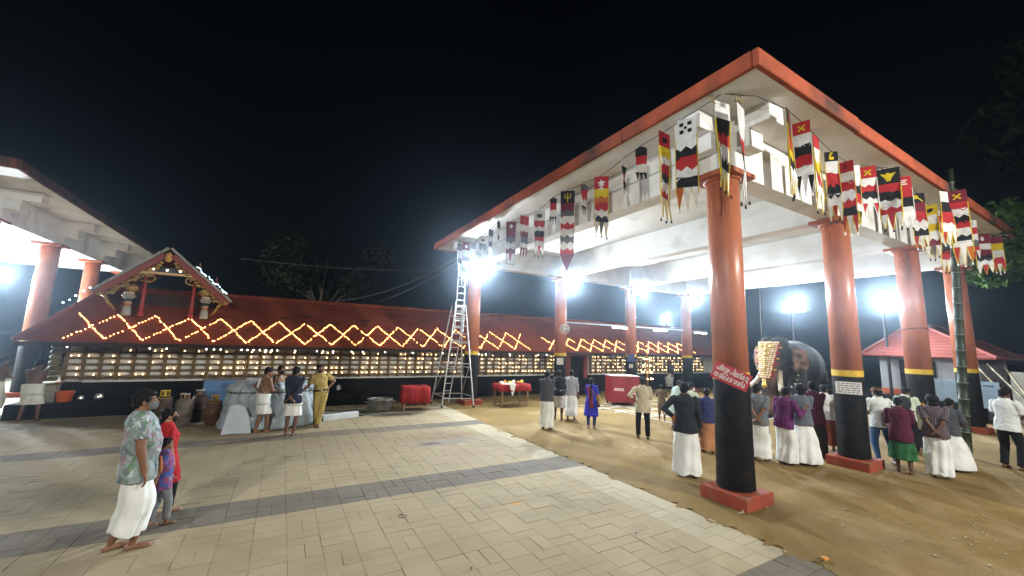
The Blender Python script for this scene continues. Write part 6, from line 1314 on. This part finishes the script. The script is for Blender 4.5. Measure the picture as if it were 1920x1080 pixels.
# lamp masts seen beyond the hall
def mast(p, h, label, lamps, grp=None):
    o = empty('lamp_mast', (p[0], p[1], 0), 0, label, 'lamp post', grp)
    MB().cone((0, 0, 0), (0, 0, h), .07, .045, 10).build('post', M['darkmetal'], o)
    arm = MB(); arm.tube([(0, 0, h - .1), (-.35, -.2, h - .05)], .03, 6); arm.build('arm', M['darkmetal'], o); return o
mast((24.6, 12.95), 6.3, 'thin grey mast behind the elephant', 0)
for (p, lab, w, em) in (((24.0, 10.96, 5.16), 'floodlight with a tray under it high above the elephant', 300, 600), ((24.0, 7.1, 5.1), 'floodlight between the second and third columns above the small building', 420, 700), ((26.0, 20.9, 4.85), 'small far floodlight between the inner columns', 120, 500)):
    floodlight(p, (p[0] - 12, p[1] - 7, 0), lab, w, 'floodlights beyond the hall', .5, em=em); o = mast((p[0] + .35, p[1] + .2), p[2] + .1, lab.replace('floodlight', 'post carrying the floodlight', 1), 0, 'lamp posts beyond the hall')
tag(MB().box(23.8, 24.05, 10.2, 11.4, 4.62, 4.66).build('cable_tray', M['darkmetal']), 'thin horizontal tray under the floodlight above the elephant', 'tray')
MB
st = empty('stall_lights', (33.0, 3.0, 0), 0, 'distant lit stall with bright white lamps at the picture edge', 'stall')
MB().box(-.4, .4, -1.2, 1.2, 0, 1.6).build('counter', M['darkmetal'], st); MB().ball((0, .3, 3.6), .16, 12, 8).build('lamp', emit('stall_lamp', (1, 1, 1), 30), st, True); MB().box(-.05, .05, -.9, .5, 2.75, 2.95).build('tube_lamp', MATS['stall_lamp'], st)
tg = MB(); tg.tube([(0, .3, 0), (0, .3, 3.5)], .03, 6); tg.build('pole', M['darkmetal'], st); MB().box(-.1, .1, -1.0, 1.0, 2.35, 2.7).build('name_board', mat('stall_board', (.15, .2, .3), .6), st)
# two unseen lamps added to brighten the left hall ceiling, then its visible one
floodlight((-13.5, 27.0, 3.0), (-7, 23, 5.6), 'unseen floodlight added deep under the left hall roof to brighten its ceiling', 1500, 'floodlights of the left hall', em=900)
floodlight((-13.5, 21.5, 3.0), (-6.5, 18, 5.8), 'unseen floodlight added outside the left edge to brighten the left hall ceiling', 1500, 'floodlights of the left hall', em=900)

floodlight((-10.2, 24.0, 4.6), (-6, 8, .5), 'floodlight seen between the left hall columns', 300, 'floodlights of the left hall', .4, em=900)
# court masts behind the camera that light the paving and the near hall face
for (p, aim, w, lab) in (((-7.0, -4.5, 7.5), (3.0, 8.0, 0), MAST_W, 'court flood mast behind the viewer on the left side'), ((11.0, -6.5, 6.8), (8.0, 5.0, 4.5), MAST_W * 1.6, 'court flood mast behind the viewer on the right side')):
    mast((p[0], p[1] - .3), p[2] + .2, lab, 0, 'court flood masts'); floodlight(p, aim, lab.replace('flood mast', 'floodlight on a mast', 1), w, 'court floodlights', .5, (1.0, .93, .77), em=400)

# ------------------------------------------------------------------ trees and wires
wt = MB(); wt.tube([(HX + 9.23 + .285 * math.cos(a), HY + .285 * math.sin(a), 3.28 + .02 * math.sin(a * 2)) for a in np.linspace(0, 2 * math.pi, 30)], .012, 5); tag(wt.build('wire_tie', M['cable']), 'dark wire tied round the third column above the yellow band', 'wire')
def leaf_mat(n, c): return mat(n, c, .9, .04, col2=tuple(q * .6 for q in c), scale=2)
def tree(loc, h, r, label, n=2600, seed=1, c=(.05, .085, .03), ls=.14, trunk_r=.22, crown_z=None, squash=.75):
    o = empty('tree', loc, 0, label, 'tree', 'trees round the court'); g = np.random.default_rng(seed); tk = MB(); zc = crown_z or h * .65
    tk.tube([(0, 0, -.1), (.1, .05, h * .25), (-.05, .1, h * .5), (.1, 0, h * .8)], [trunk_r, trunk_r * .8, trunk_r * .6, trunk_r * .2], 10)
    cl = []
    for k in range(11):
        a = g.uniform(0, 6.28); e = g.uniform(-.3, 1); rr = r * g.uniform(.45, .85); p = np.array((rr * math.cos(a), rr * math.sin(a), zc + e * r * squash)); cl.append((p, r * g.uniform(.25, .45)))
        tk.tube([(0, .05, h * g.uniform(.3, .55)), tuple(p * (.5, .5, 1) * (1, 1, .85)), tuple(p)], [trunk_r * .4, trunk_r * .2, .02], 6)
    tk.build('trunk', mat('bark', (.07, .05, .035), .9, .1, bump=.4, bscale=12), o, True)
    P = []; 
    for _ in range(n):
        p, s = cl[g.integers(len(cl))]; u = g.normal(0, 1, 3); u /= np.linalg.norm(u); q = p + u * s * g.uniform(.3, 1.05) ** .5 * (1, 1, .75)
        t = g.normal(0, 1, 3); t /= np.linalg.norm(t); b = np.cross(t, g.normal(0, 1, 3)); b /= np.linalg.norm(b); L = ls * g.uniform(.7, 1.4); P += [q - t * L, q + b * L * .4, q + t * L, q - b * L * .4]
    me = bpy.data.meshes.new('crown'); me.from_pydata([tuple(p) for p in P], [], [(4 * i, 4 * i + 1, 4 * i + 2, 4 * i + 3) for i in range(len(P) // 4)]); me.materials.append(leaf_mat('foliage_%d' % int(c[1] * 1000), c)); obj('crown', me, o); return o
tree((23.2, 1.2, 0), 9, 3.2, 'tree at the picture edge whose lit green branches hang by the far roof corner', 6500, 2, (.06, .11, .03), .15, .22, 5.6, .75)
tree((27, -1.5, 0), 17, 6.0, 'big dark tree towering over the far roof corner', 7000, 3, (.008, .013, .006), .26, .35, 12)
tree((2.2, 31, 0), 10.0, 4.2, 'dim tree rising behind the temple roof next to the gable', 4500, 8, (.018, .024, .010), .2)
for k, (a, b, sag, lab) in enumerate((((-1.6, 17.5, 5.3), (9.5, 17.2, 6.4), .35, 'thin cable from the gable to the hall roof, the upper one'), ((2.0, 20, 4.2), (6.8, 16.5, 6.5), .45, 'sagging cable from the temple roof to the hall corner'), ((4.0, 22, 4.4), (7.2, 16.6, 6.6), .3, 'second sagging cable near the hall corner'))):
    t = MB(); a = np.array(a); b = np.array(b); t.tube([a + (b - a) * u - (0, 0, sag * 4 * u * (1 - u)) for u in np.linspace(0, 1, 20)], .010, 5); tag(t.build('cable', mat('grey_cable', (.16, .16, .17), .6)), lab, 'cable', 'cables to the hall roof')

# ------------------------------------------------------------------ thin haze added to give the lamps a soft glow
def haze(density):
    m = bpy.data.materials.new('glow_haze'); m.use_nodes = True; nt = m.node_tree; nt.nodes.clear(); o = nt.nodes.new('ShaderNodeOutputMaterial'); v = nt.nodes.new('ShaderNodeVolumePrincipled')
    v.inputs['Color'].default_value = (.62, .80, 1, 1); v.inputs['Density'].default_value = density; v.inputs['Anisotropy'].default_value = .935; nt.links.new(v.outputs[0], o.inputs['Volume'])
    tag(MB().box(-410, 410, -410, 410, -1.2, 24).build('haze', m), kind='stuff')
HAZE = 0.0018
if HAZE: haze(HAZE)
# ------------------------------------------------------------------ settle the grown surfaces into plain meshes
bpy.context.view_layer.update()
dg = bpy.context.evaluated_depsgraph_get()
for o in REMESH:
    me = bpy.data.meshes.new_from_object(o.evaluated_get(dg)); old = o.data
    mats = [m for m in old.materials]
    o.modifiers.clear(); o.data = me; me.name = old.name
    me.materials.clear()
    for m in mats: me.materials.append(m)
    me.polygons.foreach_set('use_smooth', [True] * len(me.polygons))
print('TRIS', sum(sum(len(p.vertices) - 2 for p in o.data.polygons) for o in S.objects if o.type == 'MESH'))
